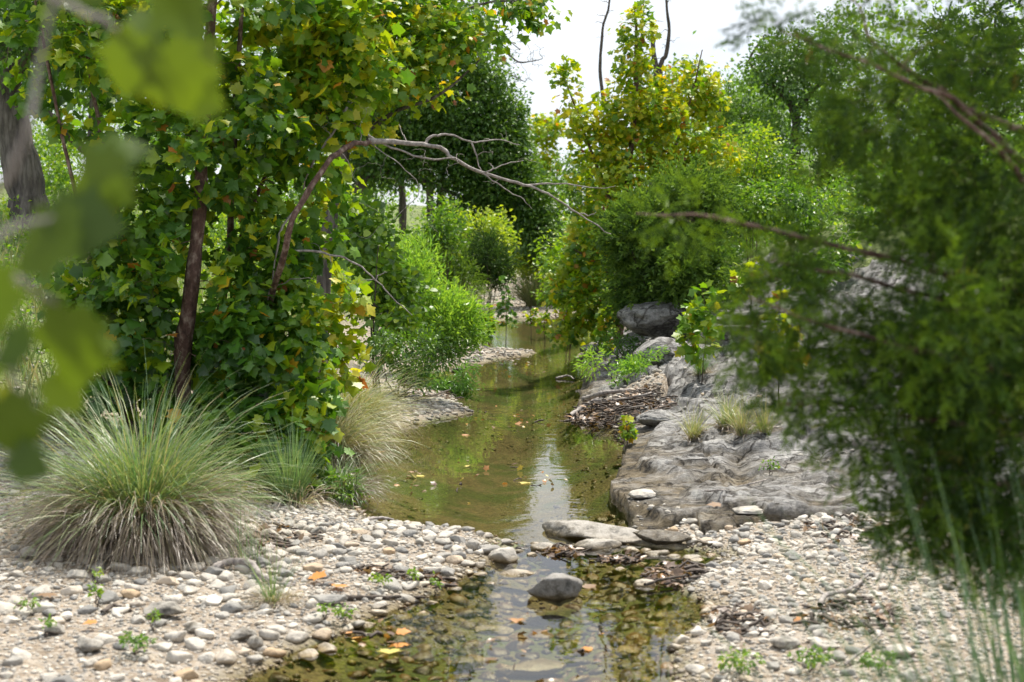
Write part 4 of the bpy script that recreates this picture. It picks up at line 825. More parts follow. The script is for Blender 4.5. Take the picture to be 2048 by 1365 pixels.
bare('dead_tree', 'twiggy bare oak limbs fanning out against the white sky beside the sycamore crown', 'dead tree', b,
     [([b] + path((880, 420, 35.5), (890, 260, 35.5), (905, 140, 35.5), (900, 35.5, 35.5), (880, -80, 35.5)), .11, .05), (path((905, 140, 35.5), (950, 110, 35.3), (1000, 100, 35.2), (1040, 125, 35.1), (1085, 118, 35.0)), .05, .01), (path((900, 200, 35.5), (960, 118, 35.5), (1005, 140, 35.3), (1050, 165, 35.3)), .038, .01),
      (path((905, 140, 35.5), (960, 60, 35.5), (1000, 70, 35.3), (1040, 100, 35.3)), .035, .01), (path((890, 300, 35.5), (960, 240, 35.3), (1010, 215, 35.3), (1050, 190, 35.3)), .035, .01)],
     [V(1040, 110, 35.2, 60, 34, .5, 80), V(1020, 160, 35.3, 60, 26, .5, 46), V(980, 80, 35.3, 50, 40, .5, 40), V(1000, 230, 35.3, 50, 30, .5, 35.5)], M_bark_dark, .013, nb=6)
for k, (pts, lab) in enumerate([(((1225, 420), (1222, 260), (1205, 190), (1200, 130), (1206, 60), (1220, 0), (1226, -60)), 'thin forked dead stem leftmost of the bare poles on the skyline'), (((1283, 420), (1282, 260), (1279, 130), (1284, 60), (1290, -40)), 'straight thin dead stem behind the tallest leafy spire'),
                               (((1305, 420), (1312, 260), (1313, 150), (1306, 95), (1303, 32)), 'snapped thick dead pole with a blunt top on the skyline'), (((1318, 400), (1320, 150), (1332, 110), (1338, 60), (1332, 0), (1330, -60)), 'forked dead pole beside the snapped one')]):
    d = 24.5; b = onground(pts[0][0], d); p = [b] + path(*[(q[0], q[1], d) for q in pts]); r0 = [.05, .05, .08, .06][k]
    bare('dead_tree', lab, 'dead tree', b, [(p, r0, .03 if k == 2 else .012)], [V(pts[-3][0], pts[-3][1] - 30, d, 26, 100, .4, [16, 14, 5, 12][k])], M_bark_dark, .006, nb=3)
print('trees', round(time.time() - T0, 1), LEAF_COUNT)

# ------------------------------------------------------------------ shrubs and far trees
def shrub(label, px, py, d, rx, ry, rd, n, T, mat, size, per, rc, tint, name='shrub', cat='shrub', extra=(), bark=None, group=None, up=.8, stems=4, sr=.012, **kw):
    b = onground(px, d); c = P(px, py, d); st = []
    for k in range(stems):
        q = c + rng.normal(0, 1, 3)*np.array([rx/FPX*d, rd, ry/FPX*d])*.45; m_ = (b + q)/2 + rng.normal(0, .04, 3)
        st.append(([b + rng.normal(0, .04, 3)*[1, 1, 0] - [0, 0, .04], m_, q], sr, sr*.4))
    main = []
    for k in range(5):
        w_ = rng.uniform(.35, .62); ox, oy = rng.normal(0, .42, 2); main.append(V(px + np.clip(ox, -.7, .7)*rx, py + np.clip(oy, -.65, .65)*ry, d + rng.normal(0, .35)*rd, rx*w_, ry*w_*rng.uniform(.8, 1.3), rd*w_, max(3, int(n*.24)), rng.normal(0, .07)))
    return plant(name, label, cat, b, st, main + [V(*e) for e in extra], T, mat, bark or M_bark_dark, size=size, per=per, rc=rc, tint=tint, group=group, up=up, nbranch=3, low=.1, stem_name='stem', **kw)
# willow-like shrub and its neighbours on the left
shrub('light green feathery willow shrub leaning over the water past the grass clumps', 850, 600, 16.5, 100, 100, .7, 150, L_LANCE, M_willow, (.05, .09), 34, .19, (.58, .16), name='willow_shrub', extra=[(905, 640, 16.3, 60, 60, .5, 70, .1), (820, 520, 16.6, 50, 60, .5, 40, .15), (880, 700, 16.2, 60, 30, .4, 30, -.1)], up=.5, droop=-.3)
shrub('round-leaved green shrub between the sycamore and the willow shrub', 755, 560, 14.2, 80, 120, .6, 80, L_ROUND, M_bush, (.05, .085), 13, .18, (.40, .12), extra=[(735, 450, 14.4, 70, 50, .5, 34, -.05), (790, 660, 13.8, 60, 60, .4, 34, .12)])
shrub('low dark shrub reaching over the water beyond the first gravel tongue', 880, 765, 15.0, 70, 30, .35, 60, L_LANCE, M_willow, (.035, .06), 24, .09, (.1, .10), extra=[(935, 745, 14.9, 30, 22, .2, 12, .1), (835, 770, 15, 50, 24, .3, 18, -.05)])
shrub('rambling green undergrowth shrub behind the pale grass clumps', 800, 715, 13.2, 80, 55, .6, 80, L_OVAL, M_bush, (.03, .05), 22, .12, (.3, .12))
# bushes under and behind the live oak
BG = [('wide green bush behind the live oak trunk closing the gap under its crown', 740, 385, 38, 130, 55, 1.6, 110, .45), ('leafy bush filling the gap behind the big sycamore', 330, 230, 33, 170, 90, 1.8, 90, .5), ('leafy bush beyond the thick leaning oak at the picture edge', 60, 260, 34, 130, 90, 1.8, 80, .5),
      ('tall mid-green bush filling the gap beneath the live oak limb', 800, 480, 26, 90, 60, 1.2, 60, .32), ('bright yellow bush far up the creek bed', 965, 455, 29, 64, 52, 1.2, 76, .80), ('dark cedar bush below the drooping oak tip', 975, 515, 27, 40, 48, .8, 46, .0),
      ('sunlit yellow-green bush beside the dark cedar bush', 915, 545, 26, 36, 40, .8, 46, .66), ('pale yellow bush at the bend of the far bed', 1075, 520, 33, 46, 30, 1.0, 60, .72), ('small lime bush under the oak tip', 1030, 530, 46, 34, 20, .9, 40, .78),  # yellow tints raised to put sunlight into the far opening
      ('light green bush on the meadow behind the sycamore stems', 330, 330, 27, 150, 90, 1.6, 80, .5), ('sunny bush between the two oak trunks', 120, 330, 26, 70, 70, 1.4, 50, .5), ('broad green bush behind the leaning dead sapling', 560, 380, 25, 120, 90, 1.5, 80, .42),
      ('bushy thicket past the meadow edge', 430, 480, 22, 130, 60, 1.2, 60, .42), ('green bush left of the live oak trunk', 650, 480, 21, 70, 80, 1.0, 60, .36), ('grey-green bush right of the live oak trunk', 880, 470, 25, 50, 60, 1.0, 50, .40),
      ('olive shrub leaning in from the bank behind the yellowing sycamore', 1150, 520, 25, 60, 60, 1.0, 56, .45), ('pale green shrub above the far rocks', 1120, 600, 28, 60, 26, .8, 36, .5)]
for (lab, px, py, d, rx, ry, rd, n, tt) in BG:
    cedar = 'cedar' in lab; shrub(lab, px, py, d, rx, ry, rd, n, L_FINE if cedar else L_SMALL, M_cedar if cedar else M_bush, (.16, .26) if cedar else (.06, .10), 12 if cedar else 34, .30 if d > 20 else .2, (tt, .13))
# feathery shrub, cedars and the slope on the right
shrub('feathery mid-green juniper bush in front of the slope above the overhanging boulder', 1330, 480, 16.5, 100, 100, 1.0, 150, L_FINE, M_cedar, (.14, .24), 16, .22, (.55, .2), name='juniper_bush', cat='bush', extra=[(1400, 560, 16.2, 70, 60, .7, 60), (1290, 580, 16.6, 60, 50, .6, 50, -.1), (1380, 400, 16.8, 60, 60, .7, 50, .1)])
RG = [('bright yellow-green bush high on the slope left of the branching oak', 1470, 330, 24, 70, 60, 1.0, 62, .62), ('mid-green bush under the branching oak', 1560, 360, 24, 70, 60, 1.0, 56, .40), ('grey-green thicket on the slope above the ledges', 1600, 430, 19, 90, 50, .8, 60, .32),
      ('small leafy bush on the slope beside the pale rock knob', 1500, 430, 18, 60, 50, .7, 50, .38), ('rounded green bush behind the blurred juniper', 1750, 330, 24, 120, 90, 1.4, 70, .42), ('light green bush at the skyline behind the juniper', 1850, 230, 27, 120, 70, 1.4, 60, .5),
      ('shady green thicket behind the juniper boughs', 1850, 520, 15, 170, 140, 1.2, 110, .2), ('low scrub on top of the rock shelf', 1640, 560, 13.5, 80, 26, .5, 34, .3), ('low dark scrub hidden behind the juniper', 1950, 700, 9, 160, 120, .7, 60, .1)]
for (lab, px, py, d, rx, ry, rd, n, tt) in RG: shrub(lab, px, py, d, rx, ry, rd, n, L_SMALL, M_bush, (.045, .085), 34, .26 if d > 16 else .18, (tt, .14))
for k, (lab, px, d, top, hw, n, tt) in enumerate([('green cedar on the slope behind the yellow sycamore spire', 1440, 26, 210, 45, 60, .5), ('pointed blue-green juniper on the skyline behind the boughs', 1885, 21, 60, 60, 90, .3), ('second pointed juniper near the picture corner', 1990, 19, 40, 70, 90, .2), ('small cedar half hidden behind the branching oak', 1680, 25, 190, 60, 60, .35)]):
    b = onground(px, d); vols = []
    for q in range(5):
        t = q/4; y_ = top + 20 + t*(470 - top); vols.append(V(px, y_, d, hw*(.25 + .9*t), 46, hw*(.25 + .9*t)/FPX*d, int(n*(.12 + .3*t)), .0))
    plant('juniper_tree', lab, 'tree', b, [([b - [0, 0, .1]] + path((px, 400, d), (px, top, d)), .08, .015)], vols, L_FINE, M_cedar, M_bark_dark, size=(.18, .3), per=15, rc=.26, tint=(tt, .18), low=.15, up=.5)
b = onground(1590, 29)
plant('oak_tree', 'sparse oak with dark bare forking limbs on the ridge', 'tree', b, [([b - [0, 0, .1]] + path((1590, 300, 29), (1592, 250, 29), (1585, 215, 29)), .13, .08), (path((1585, 215, 29), (1560, 185, 29), (1530, 160, 29), (1500, 120, 29), (1530, 70, 29)), .07, .015), (path((1590, 225, 29), (1620, 190, 29), (1650, 150, 29), (1640, 90, 29)), .07, .015), (path((1560, 185, 29), (1590, 120, 29), (1600, 60, 29)), .05, .012), (path((1515, 150, 29), (1540, 100, 29), (1520, 150, 29)), .03, .01)],
      [V(1590, 110, 29, 70, 50, 1.3, 70, .05), V(1640, 130, 29, 60, 50, 1.2, 55, .0), V(1530, 130, 28.6, 44, 50, .9, 34, .0), V(1580, 180, 28.6, 60, 40, .9, 36, .0), V(1560, 265, 28.4, 110, 40, .9, 50, .05), V(1660, 230, 28.4, 70, 60, .9, 40, .0), V(1690, 80, 29, 60, 60, 1.2, 40, .0)], L_SMALL, M_oak, M_bark_dark, size=(.07, .11), per=26, rc=.30, tint=(.62, .12))
for lab, px, d, py, rx, ry, n in [('rounded pale oak on the ridge next to the yellow spires', 1490, 31, 215, 40, 46, 56), ('grey-green oak at the far ridge left of the branching oak', 1535, 32, 240, 44, 40, 44), ('pale distant oak crown between spire and ridge', 1340, 32, 180, 50, 60, 40), ('hazy oak crown low behind the poles', 1180, 34, 350, 70, 60, 60)]:
    b = onground(px, d); plant('oak_tree', lab, 'tree', b, [([b - [0, 0, .1]] + path((px, 320, d), (px - 6, py, d)), .11, .04)], [V(px, py, d, rx, ry, .8, n, .1), V(px + 5, py + 60, d, rx*1.1, 40, .8, n//2, .05)], L_SMALL, M_oak, M_bark_dark, size=(.07, .12), per=26, rc=.30, tint=(.66, .12))

# far-off wood closing the view
a = Acc(); nw = 2100
cx = rng.uniform(-34, 40, nw); cyy = rng.uniform(44, 78, nw); gzc = ground_z(cx, cyy, False)
hgt = 3.4 + 1.2*vnoise(np.stack([cx*.25, cyy*.1, 0*cx], -1), 71) + np.where(cx < -3, 6.0, 0) + np.clip(cx, 0, 12)*.12
hgt = np.where((cx > -2) & (cx < 5), hgt*np.where(cyy < 62, .45, 1.1), hgt)
cz = gzc + rng.random(nw)**.8*hgt; per = 34
idx = np.repeat(np.arange(nw), per); off_ = rng.normal(0, 1, (len(idx), 3))*[.75, .75, .45]
pos = np.stack([cx, cyy, cz], -1)[idx] + off_; keep = (np.abs(pos[:, 0] + .2) > 1.1) | (pos[:, 1] > 55); pos = pos[keep]; idx = idx[keep]
tw = np.clip(.42 + .28*vnoise(np.stack([cx*.4, cyy*.3, cz*.5], -1), 73), 0, .85)[idx] + rng.normal(0, .08, len(idx))
stamp_leaves(a, L_SMALL, pos, rng.normal(0, 1, pos.shape), rng.normal(0, .6, pos.shape) + [0, 0, .8], rng.uniform(.14, .26, len(pos)), np.clip(tw, 0, .9))
tag(a.build('distant_woods', M_bush, smooth=False), 'distant mixed green scrub woods closing the valley', 'woods', kind='stuff')

# ------------------------------------------------------------------ near juniper (out of focus) and near sycamore twig
b = np.array([2.35, 3.75, sz(2.35, 3.75)])
def J(px, py, d): return P(px, py, d)
JB = [((2150, 300, 3.48), (1900, 190, 3.30), (1760, 90, 3.24), (1700, 0, 3.24)), ((2200, 420, 3.48), (1980, 260, 3.24), (1830, 170, 3.12), (1560, 60, 3.24)), ((2200, 500, 3.48), (2000, 300, 3.12), (1860, 180, 3.12)), ((2250, 640, 3.48), (1950, 560, 3.24), (1700, 500, 3.12), (1460, 440, 3.12), (1270, 430, 3.24)),
      ((2250, 740, 3.48), (1980, 640, 3.24), (1740, 560, 3.12), (1500, 520, 3.12)), ((2250, 820, 3.36), (2000, 740, 3.12), (1760, 680, 3.00), (1500, 600, 3.00)), ((2250, 900, 3.36), (1960, 860, 3.12), (1760, 820, 3.12), (1560, 800, 3.00)), ((2200, 980, 3.36), (1980, 960, 3.12), (1780, 950, 3.12))]
stems = [([b - [0, 0, .1], [2.33, 3.72, .8], [2.3, 3.7, 1.6], [2.26, 3.66, 2.6], [2.2, 3.6, 3.9]], .095, .03)]
for q in JB:
    p = [J(*w) for w in q]; z0 = p[0][2] - .1; stems.append(([[2.3, 3.7, z0]] + p, .013, .002))
plant('juniper_tree', 'large near juniper with dark feathery drooping boughs, out of focus', 'tree', b, stems,
      [V(1960, 420, 3.30, 130, 250, .35, 219, .0), V(1970, 800, 3.24, 120, 220, .35, 230, -.05), V(1800, 440, 3.18, 70, 110, .2, 34, .05), V(1760, 250, 3.24, 60, 60, .15, 17, .05), V(1580, 490, 3.12, 90, 26, .1, 15, .12), V(1370, 440, 3.18, 80, 14, .08, 10, .3), V(1560, 590, 3.06, 100, 40, .12, 25, .1), V(1540, 700, 3.06, 80, 50, .12, 25, .1), V(1620, 790, 3.06, 90, 55, .15, 34, .1), V(1780, 740, 3.12, 70, 110, .2, 44, .0), V(1700, 670, 3.12, 60, 60, .12, 15, .05),
       V(1850, 130, 3.24, 70, 70, .2, 22, .0), V(1680, 80, 3.24, 90, 50, .15, 19, .0), V(1560, 40, 3.24, 60, 14, .1, 4, .0), V(1740, 220, 3.18, 80, 70, .15, 26, .0), V(1980, 110, 3.36, 70, 50, .2, 30, -.1), V(1840, 940, 3.12, 70, 70, .2, 34, -.05), V(1960, 1030, 3.2, 100, 90, .3, 90, -.1), V(1860, 1060, 3.15, 60, 60, .2, 25, -.05), V(2040, 1120, 3.3, 60, 80, .3, 34, -.1), V(1900, 650, 3.0, 90, 170, .2, 80, .05), V(1790, 1080, 3.24, 40, 16, .1, 10, .12), V(1730, 900, 3.06, 40, 50, .12, 12, .0),
       V(2170, 600, 3.60, 110, 450, .5, 185, .0), V(2050, -150, 3.48, 200, 150, .5, 47, .0), V(1660, 340, 3.12, 50, 20, .08, 7, .1)],
      L_SPRAY, M_juniper, M_bark_red, size=(.05, .085), per=7, rc=.065, tint=(.46, .25), dead=.01, up=.5, twig_r=.0016, nbranch=12, droop=.15)

b = np.array([-.80, 1.25, sz(-.80, 1.25)])
def leafat(px, py, d, wpx, ang, tint, tiltf=.7):
    c = P(px, py, d); s = wpx/FPX*d/1.15; tipd = np.array([sin(ang), .25, cos(ang)]); n = np.array([rng.normal(0, .25), -tiltf, rng.normal(.35, .2)])
    return c - unit(tipd)*s*.45, tipd, n, s, tint
NL = [(360, 20, 1.3, 176, 2.6, 0.61), (250, 130, 1.28, 159, 3.6, 0.60), (350, 160, 1.28, 168, 2.9, 0.56), (400, 120, 1.35, 126, 2.2, 0.64), (410, 200, 1.35, 100, 2.0, 0.50), (190, 370, 1.25, 176, 4.3, 0.46), (240, 300, 1.28, 142, 1.2, 0.28), (90, 490, 1.2, 201, 4.2, 0.46), (175, 450, 1.22, 168, 1.7, 0.26), (130, 700, 1.2, 218, 3.3, 0.52), (185, 690, 1.25, 109, 1.6, 0.56),
      (20, 860, 1.15, 168, 2.9, 0.38), (30, 700, 1.1, 126, 4.0, 0.26), (130, 790, 1.25, 109, 2.6, 0.60), (60, 930, 1.15, 100, 2.2, 0.28), (-20, 600, 1.1, 168, 3.0, 0.38), (10, 800, 1.2, 67, 3.6, 0.74), (320, 185, 1.3, 67, 3.0, 0.78), (300, 60, 1.4, 100, 2.2, 0.38), (-90, 760, 1.1, 184, 3.0, 0.38), (420, -60, 1.3, 168, 2.4, 0.52), (150, -40, 1.3, 168, 2.4, 0.45)]
r = empty('sycamore_sapling', b, 'very near sycamore sapling with large blurred yellow-green leaves hanging in from the picture edge', 'sapling')
a = Acc(); tube(a, smooth_path([b - [0, 0, .05], [-.80, 1.25, .7], [-.74, 1.25, 1.3], [-.62, 1.27, 1.9], [-.42, 1.3, 2.4]], 26, .004), np.linspace(.016, .006, 26), 8); a.build('trunk', M_bark_grey, r)
for q in ([[-.72, 1.26, 1.42], P(-60, 420, 1.2), P(40, 300, 1.18), P(75, 140, 1.2), P(120, -60, 1.2)], [[-.74, 1.25, 1.25], P(-60, 520, 1.18), P(110, 440, 1.2)], [[-.78, 1.25, 1.1], P(-80, 640, 1.18), P(90, 600, 1.2), P(150, 640, 1.2)], [[-.78, 1.25, .95], P(-80, 800, 1.15), P(40, 780, 1.15)], [[-.58, 1.27, 1.98], P(200, -80, 1.3), P(340, 10, 1.3), P(390, 90, 1.33)], [[-.62, 1.27, 1.85], P(120, 0, 1.27), P(240, 60, 1.27)]):
    a = Acc(); tube(a, smooth_path(q, 14, .002), np.linspace(.0045, .0018, 14), 6); a.build('branch', M_bark_grey, r)
dat = [leafat(*q) for q in NL]
leaf_parts(L_SYC, M_syc_olive, r, np.array([q[0] for q in dat]), np.array([q[1] for q in dat]), np.array([q[2] for q in dat]), np.array([q[3] for q in dat]), np.array([q[4] for q in dat]))
print('plants', round(time.time() - T0, 1), LEAF_COUNT)
# ------------------------------------------------------------------ grasses
def blades(acc, base, n, L, elev, r0, width, droop, tint, seg=7, az=None, lean=(0, 0)):
    """Arching blades as tapering strips rooted in a small disk."""
    phi = rng.uniform(0, 2*pi, n) if az is None else rng.uniform(az[0], az[1], n)
    rr = r0*np.sqrt(rng.random(n)); x0 = np.array(base)[None] + np.stack([rr*np.cos(phi + rng.normal(0, .5, n)), rr*np.sin(phi + rng.normal(0, .5, n)), 0*rr], -1)
    le = rng.uniform(L[0], L[1], n); e0 = rng.uniform(elev[0], elev[1], n); dr = rng.uniform(droop[0], droop[1], n)
    s = np.linspace(0, 1, seg + 1); e = e0[:, None] - dr[:, None]*s[None]**1.4
    ph = phi[:, None] + rng.normal(0, .25, n)[:, None]*s[None]
    d = np.stack([np.cos(e)*np.cos(ph) + lean[0]*s, np.cos(e)*np.sin(ph) + lean[1]*s, np.sin(e)], -1)
    step = (le/seg)[:, None, None]*d; p = x0[:, None] + np.concatenate([np.zeros((n, 1, 3)), np.cumsum(step[:, :-1], 1)], 1)
    gzz = surf(p[..., 0].ravel(), p[..., 1].ravel()).reshape(p.shape[:2]); p[..., 2] = np.maximum(p[..., 2], gzz + .006 + .01*rng.random(p.shape[:2])) if n*seg < 60000 else p[..., 2]
    side = np.stack([-np.sin(ph), np.cos(ph), rng.normal(0, .5, ph.shape)], -1); side = unit(side)
    w = (width*rng.uniform(.6, 1.3, n))[:, None]*(1 - s[None]**1.6)*.5 + .0003
    v = np.stack([p - side*w[..., None], p + side*w[..., None]], 2).reshape(-1, 3)
    i, j = np.meshgrid(np.arange(n), np.arange(seg), indexing='ij'); b = (i*(seg + 1) + j)*2
    f = np.stack([b, b + 1, b + 3, b + 2], -1).reshape(-1, 4)
    t = np.clip(rng.normal(tint[0], tint[1], n), 0, 1); acc.add(v, f, np.repeat(t, (seg + 1)*2))
def grass(label, base, n, L, r0=.06, width=.0035, elev=(.5, 1.5), droop=(.4, 1.6), tint=(.72, .14), ndead=0, Ld=None, name='grass_clump', cat='grass clump', dead_tint=(.14, .10), group=None, lean=(0, 0), seg=7):
    root = empty(name, base, label, cat, group); a = Acc(); nt = 9 if n > 500 else 3
    for q in range(nt):                                # a clump is several tufts, each leaning its own way
        an = rng.uniform(0, 2*pi); bb = np.asarray(base) + np.array([cos(an), sin(an), 0])*r0*.8*rng.random(); k_ = rng.uniform(.7, 1.15)
        blades(a, bb, n//nt, (L[0]*k_*.8, L[1]*k_), elev, r0*.45, width, droop, (tint[0] + rng.normal(0, .07), tint[1]), lean=(lean[0] + cos(an)*rng.uniform(-.1, .5), lean[1] + sin(an)*rng.uniform(-.1, .4)), seg=seg)
    tag(a.build('green_blades', M_grass, root), kind='stuff')
    if ndead:
        a = Acc(); blades(a, base, ndead, Ld or L, (.15, 1.15), r0*1.1, width*.95, (1.4, 2.6), dead_tint, seg=seg); tag(a.build('dry_blades', M_grass, root), kind='stuff')
    return root
b = onground(272, 6.75, .03)
grass('big fountain-shaped clump of tall grass with grey dead skirt on the gravel bank', b + [0, 0, .02], 2200, (.42, .92), r0=.17, width=.0055, elev=(.45, 1.5), droop=(.5, 1.9), tint=(.72, .17), ndead=3400, Ld=(.34, .68), dead_tint=(.13, .11))
for i_, (px_, d_) in enumerate([(200, 7.15), (360, 7.2)]):
    pass
grass('pale silvery grass clump drooping over the pool edge behind the bright sapling', onground(700, 11.4) , 2000, (.5, .9), r0=.14, width=.005, elev=(.5, 1.45), droop=(.7, 2.0), tint=(.50, .12), ndead=1100, Ld=(.3, .6), dead_tint=(.30, .08))
grass('pale grass clump with brown matted base hanging into the pool below the bright sapling', onground(655, 9.9), 2100, (.45, .85), r0=.14, width=.0045, elev=(.4, 1.4), droop=(.8, 2.2), tint=(.46, .13), ndead=900, Ld=(.3, .55), dead_tint=(.28, .1))
grass('upright dark green grass tuft at the end of the shaded leaf bank', onground(585, 8.15), 420, (.28, .58), r0=.09, width=.005, elev=(1.0, 1.5), droop=(.1, .9), tint=(.84, .12), ndead=160, Ld=(.2, .4), dead_tint=(.28, .1))
grass('hanging mat of brown roots and green stems over the water corner', onground(668, 8.6), 620, (.18, .40), r0=.16, width=.004, elev=(.3, 1.4), droop=(.4, 2), tint=(.8, .12), ndead=500, Ld=(.18, .32), dead_tint=(.06, .06), name='grass_tuft', cat='grass tuft')
grass('low sprawling grass at the picture edge behind the big clump', onground(45, 8.6), 700, (.25, .5), r0=.22, width=.004, tint=(.62, .14), ndead=200, elev=(.4, 1.4))
grass('far pale blue-green grass clump beside the willow shrub at the creek bend', onground(905, 23.5), 1500, (.7, 1.15), r0=.3, width=.012, elev=(.7, 1.5), droop=(.3, 1.6), tint=(.62, .08), seg=5)
grass('far straw-pale grass clump on the sandy bed under the yellow bushes', onground(1085, 33), 1400, (.6, 1.1), r0=.4, width=.018, elev=(.6, 1.5), droop=(.4, 1.8), tint=(.48, .08), seg=5)
for k_, (px_, d_, n_, lab_) in enumerate([(1386, 10.1, 170, 'small dry grass tuft alone on the grey rock'), (1455, 10.3, 260, 'wide straw-coloured grass tuft on the rock shelf'), (1490, 9.9, 200, 'dry tuft with dark dead base at the rock shelf crack'), (1530, 9.8, 130, 'thin grass tuft on the rock shelf nearest the juniper'), (1405, 12.6, 200, 'tall green grass tuft below the yellow-green rock saplings')]):
    grass(lab_, onground(px_, d_), n_, (.16, .34), r0=.045, width=.0038, elev=(.8, 1.5), droop=(.1, 1.2), tint=((.5, .12) if k_ < 4 else (.85, .1)), ndead=n_//2, Ld=(.08, .2), dead_tint=(.12, .1), name='grass_tuft', cat='grass tuft')
grass('tall near blue-green grass with long blurred blades rising from the corner by the pebbles', np.array([.84, 2.25, sz(.84, 2.25)]), 420, (.5, 1.12), r0=.13, width=.009, elev=(1.15, 1.54), droop=(.1, .8), tint=(.93, .06), ndead=30, lean=(-.05, 0))
grass('second near grass clump at the very corner of the picture', np.array([1.06, 2.75, sz(1.06, 2.75)]), 420, (.6, 1.15), r0=.14, width=.010, elev=(1.1, 1.52), droop=(.2, 1.0), tint=(.92, .07))
grass('single tall blurred grass blades standing before the juniper shade', np.array([.64, 2.3, sz(.64, 2.3)]), 12, (.75, 1.10), r0=.06, width=.011, elev=(1.38, 1.54), droop=(.0, .35), tint=(.97, .03), lean=(0, 0))
grass('thin blurred grass blades rising from the shallow water under the pebble beach', np.array([.40, 3.9, sz(.40, 3.9)]), 46, (.2, .5), r0=.12, width=.004, elev=(1.1, 1.5), droop=(.1, .8), tint=(.80, .1))
grass('dry brown tuft with wispy green stems beside the blue-grey triangular stone', onground(545, 5.85), 70, (.14, .38), r0=.05, width=.0028, elev=(.9, 1.5), droop=(.1, .7), tint=(.75, .15), ndead=170, Ld=(.08, .2), dead_tint=(.22, .1), name='grass_tuft', cat='grass tuft')
grass('few upright green stalks growing from the gravel behind the flat stones', onground(480, 6.5), 34, (.2, .42), r0=.09, width=.003, elev=(1.2, 1.55), droop=(0, .4), tint=(.85, .1), name='grass_tuft', cat='grass tuft')

shrub('low leafy green herbs hiding the pool edge under the sycamore', 640, 985, 8.55, 60, 40, .22, 46, L_OVAL, M_bush, (.02, .038), 16, .06, (.36, .14), name='herb_patch', cat='plant', sr=.004)
shrub('fine green herbs at the pool corner beside the driftwood piece', 695, 1015, 8.35, 34, 26, .15, 22, L_OVAL, M_bush, (.015, .03), 14, .05, (.42, .12), name='herb_patch', cat='plant', sr=.003)
# small weeds
def weed(label, px, py, w, h, n, tint, mat=None, T=None, size=(.012, .024), group=None, z=None):
    g = G(px, py, 0.); 
    for _ in range(4): g = G(px, py, max(0, sz(g[0], g[1])))
    g[2] = sz(g[0], g[1]); r = w/2/FPX*g[1]; H = h/FPX*g[1]; c = g + [0, 0, H*.55]
    sts = [([g, (g + c)/2 + rng.normal(0, .01, 3), c + rng.normal(0, 1, 3)*[r*.4, r*.4, H*.2]], .0022, .0012) for _ in range(3)]
    return plant('weed', label, 'weed', g, sts, [(c, (r*.8, r*.8, H*.42), n, 0)], T or L_OVAL, mat or M_bush, M_bark_dark, size=size, per=7, rc=.02, tint=tint, nbranch=0, twig_r=.0008, low=.2, group=group, stem_name='stem')
for q in [('leafy green weed with reddish tips in the gravel below the broad flat stone', 268, 1312, 110, 26, 20, (.35, .14)), ('taller green weed sprouting between stones under the grass clump', 195, 1215, 26, 60, 9, (.5, .1)), ('small yellow-green weed above the taller one by the grass clump', 192, 1172, 26, 26, 5, (.7, .08)),
          ('green weed with three leaves near the middle of the gravel bank', 308, 1262, 22, 40, 6, (.45, .1)), ('sparse weed among stones close to the picture edge', 55, 1232, 50, 26, 8, (.4, .12)), ('tiny weed beside the smooth grey stone', 92, 1275, 20, 18, 4, (.4, .1)),
          ('low weed at the bank of the shallow pool', 690, 1252, 44, 26, 9, (.45, .1)), ('bright green weed on the rim of the shallow water', 650, 1245, 26, 22, 5, (.5, .08)), ('feathery bright green sprig on the wet gravel bar', 822, 1172, 30, 20, 8, (.55, .05)), ('mossy yellow-green cushion on the wet gravel bar', 760, 1185, 46, 12, 9, (.6, .08)),
          ('small bright sprig by the wet stones', 872, 1188, 16, 18, 4, (.55, .05)), ('green herb growing from a crack in the rock shelf by the juniper', 1540, 950, 50, 34, 14, (.4, .1)), ('leafy herb on the bank below the hanging root mat', 705, 1010, 50, 60, 16, (.4, .12)), ('green herbs at the picture bottom before the pebble beach', 1480, 1350, 130, 50, 26, (.45, .15)),
          ('second patch of blurred herbs before the pebble beach', 1620, 1345, 110, 50, 22, (.45, .15)), ('herb near the foot of the near grass', 1760, 1352, 90, 40, 16, (.4, .12)), ('small orange-tinted seedling at the debris pile', 1178, 822, 26, 24, 6, (.82, .1))]: weed(*q)
# saplings
def sapling(label, px, py, d, h, w, n, tint, ns=.006, T=None, per=7, size=(.05, .085), rc=.07, parts=300, cat='sapling'):
    b = onground(px, d); b[2] = max(b[2], -.05); top = P(px, py - h, d); foot = P(px, py, d)
    c = (top + np.array([b[0], b[1], max(b[2], 0)]))/2 + [0, 0, .1*h/FPX*d]; H = h/FPX*d; r = w/2/FPX*d
    return plant('sycamore_sapling', label, cat, b, [([b, c + rng.normal(0, .02, 3), top], ns, .002)], [(c, (r*.7, r*.7, H*.42), n, 0)], T or L_SYC_LO, M_syc, M_bark_dark, size=size, per=per, rc=rc, tint=tint, nbranch=2, parts=parts, facing=.3, dead=.04, low=.3)
sapling('slim green sapling standing in the middle of the far shallow water', 1012, 700, 21.5, 140, 46, 20, (.34, .1))
sapling('small bushy green sapling at the far gravel tongue beside the willow shrub', 972, 700, 20.8, 72, 40, 18, (.42, .1))
sapling('reddish-tinted sapling between the willow shrub and the slim green one', 978, 695, 22.0, 88, 26, 12, (.60, .2))
sapling('short yellow-green sapling on the far side of the slim green one', 1062, 665, 23, 66, 24, 10, (.58, .1))
sapling('short sapling in the far water under the hanging sycamore branches', 1090, 680, 22.4, 60, 30, 10, (.56, .1))
sapling('bright yellow-green upright sapling rising beside the dark trunk at the waterline', 1212, 700, 17.2, 105, 40, 20, (.56, .08), size=(.05, .09))
sapling('little yellow sapling growing from the rock edge out of the pool', 1256, 905, 10.6, 70, 22, 14, (.62, .10), size=(.03, .055), rc=.035, ns=.004)
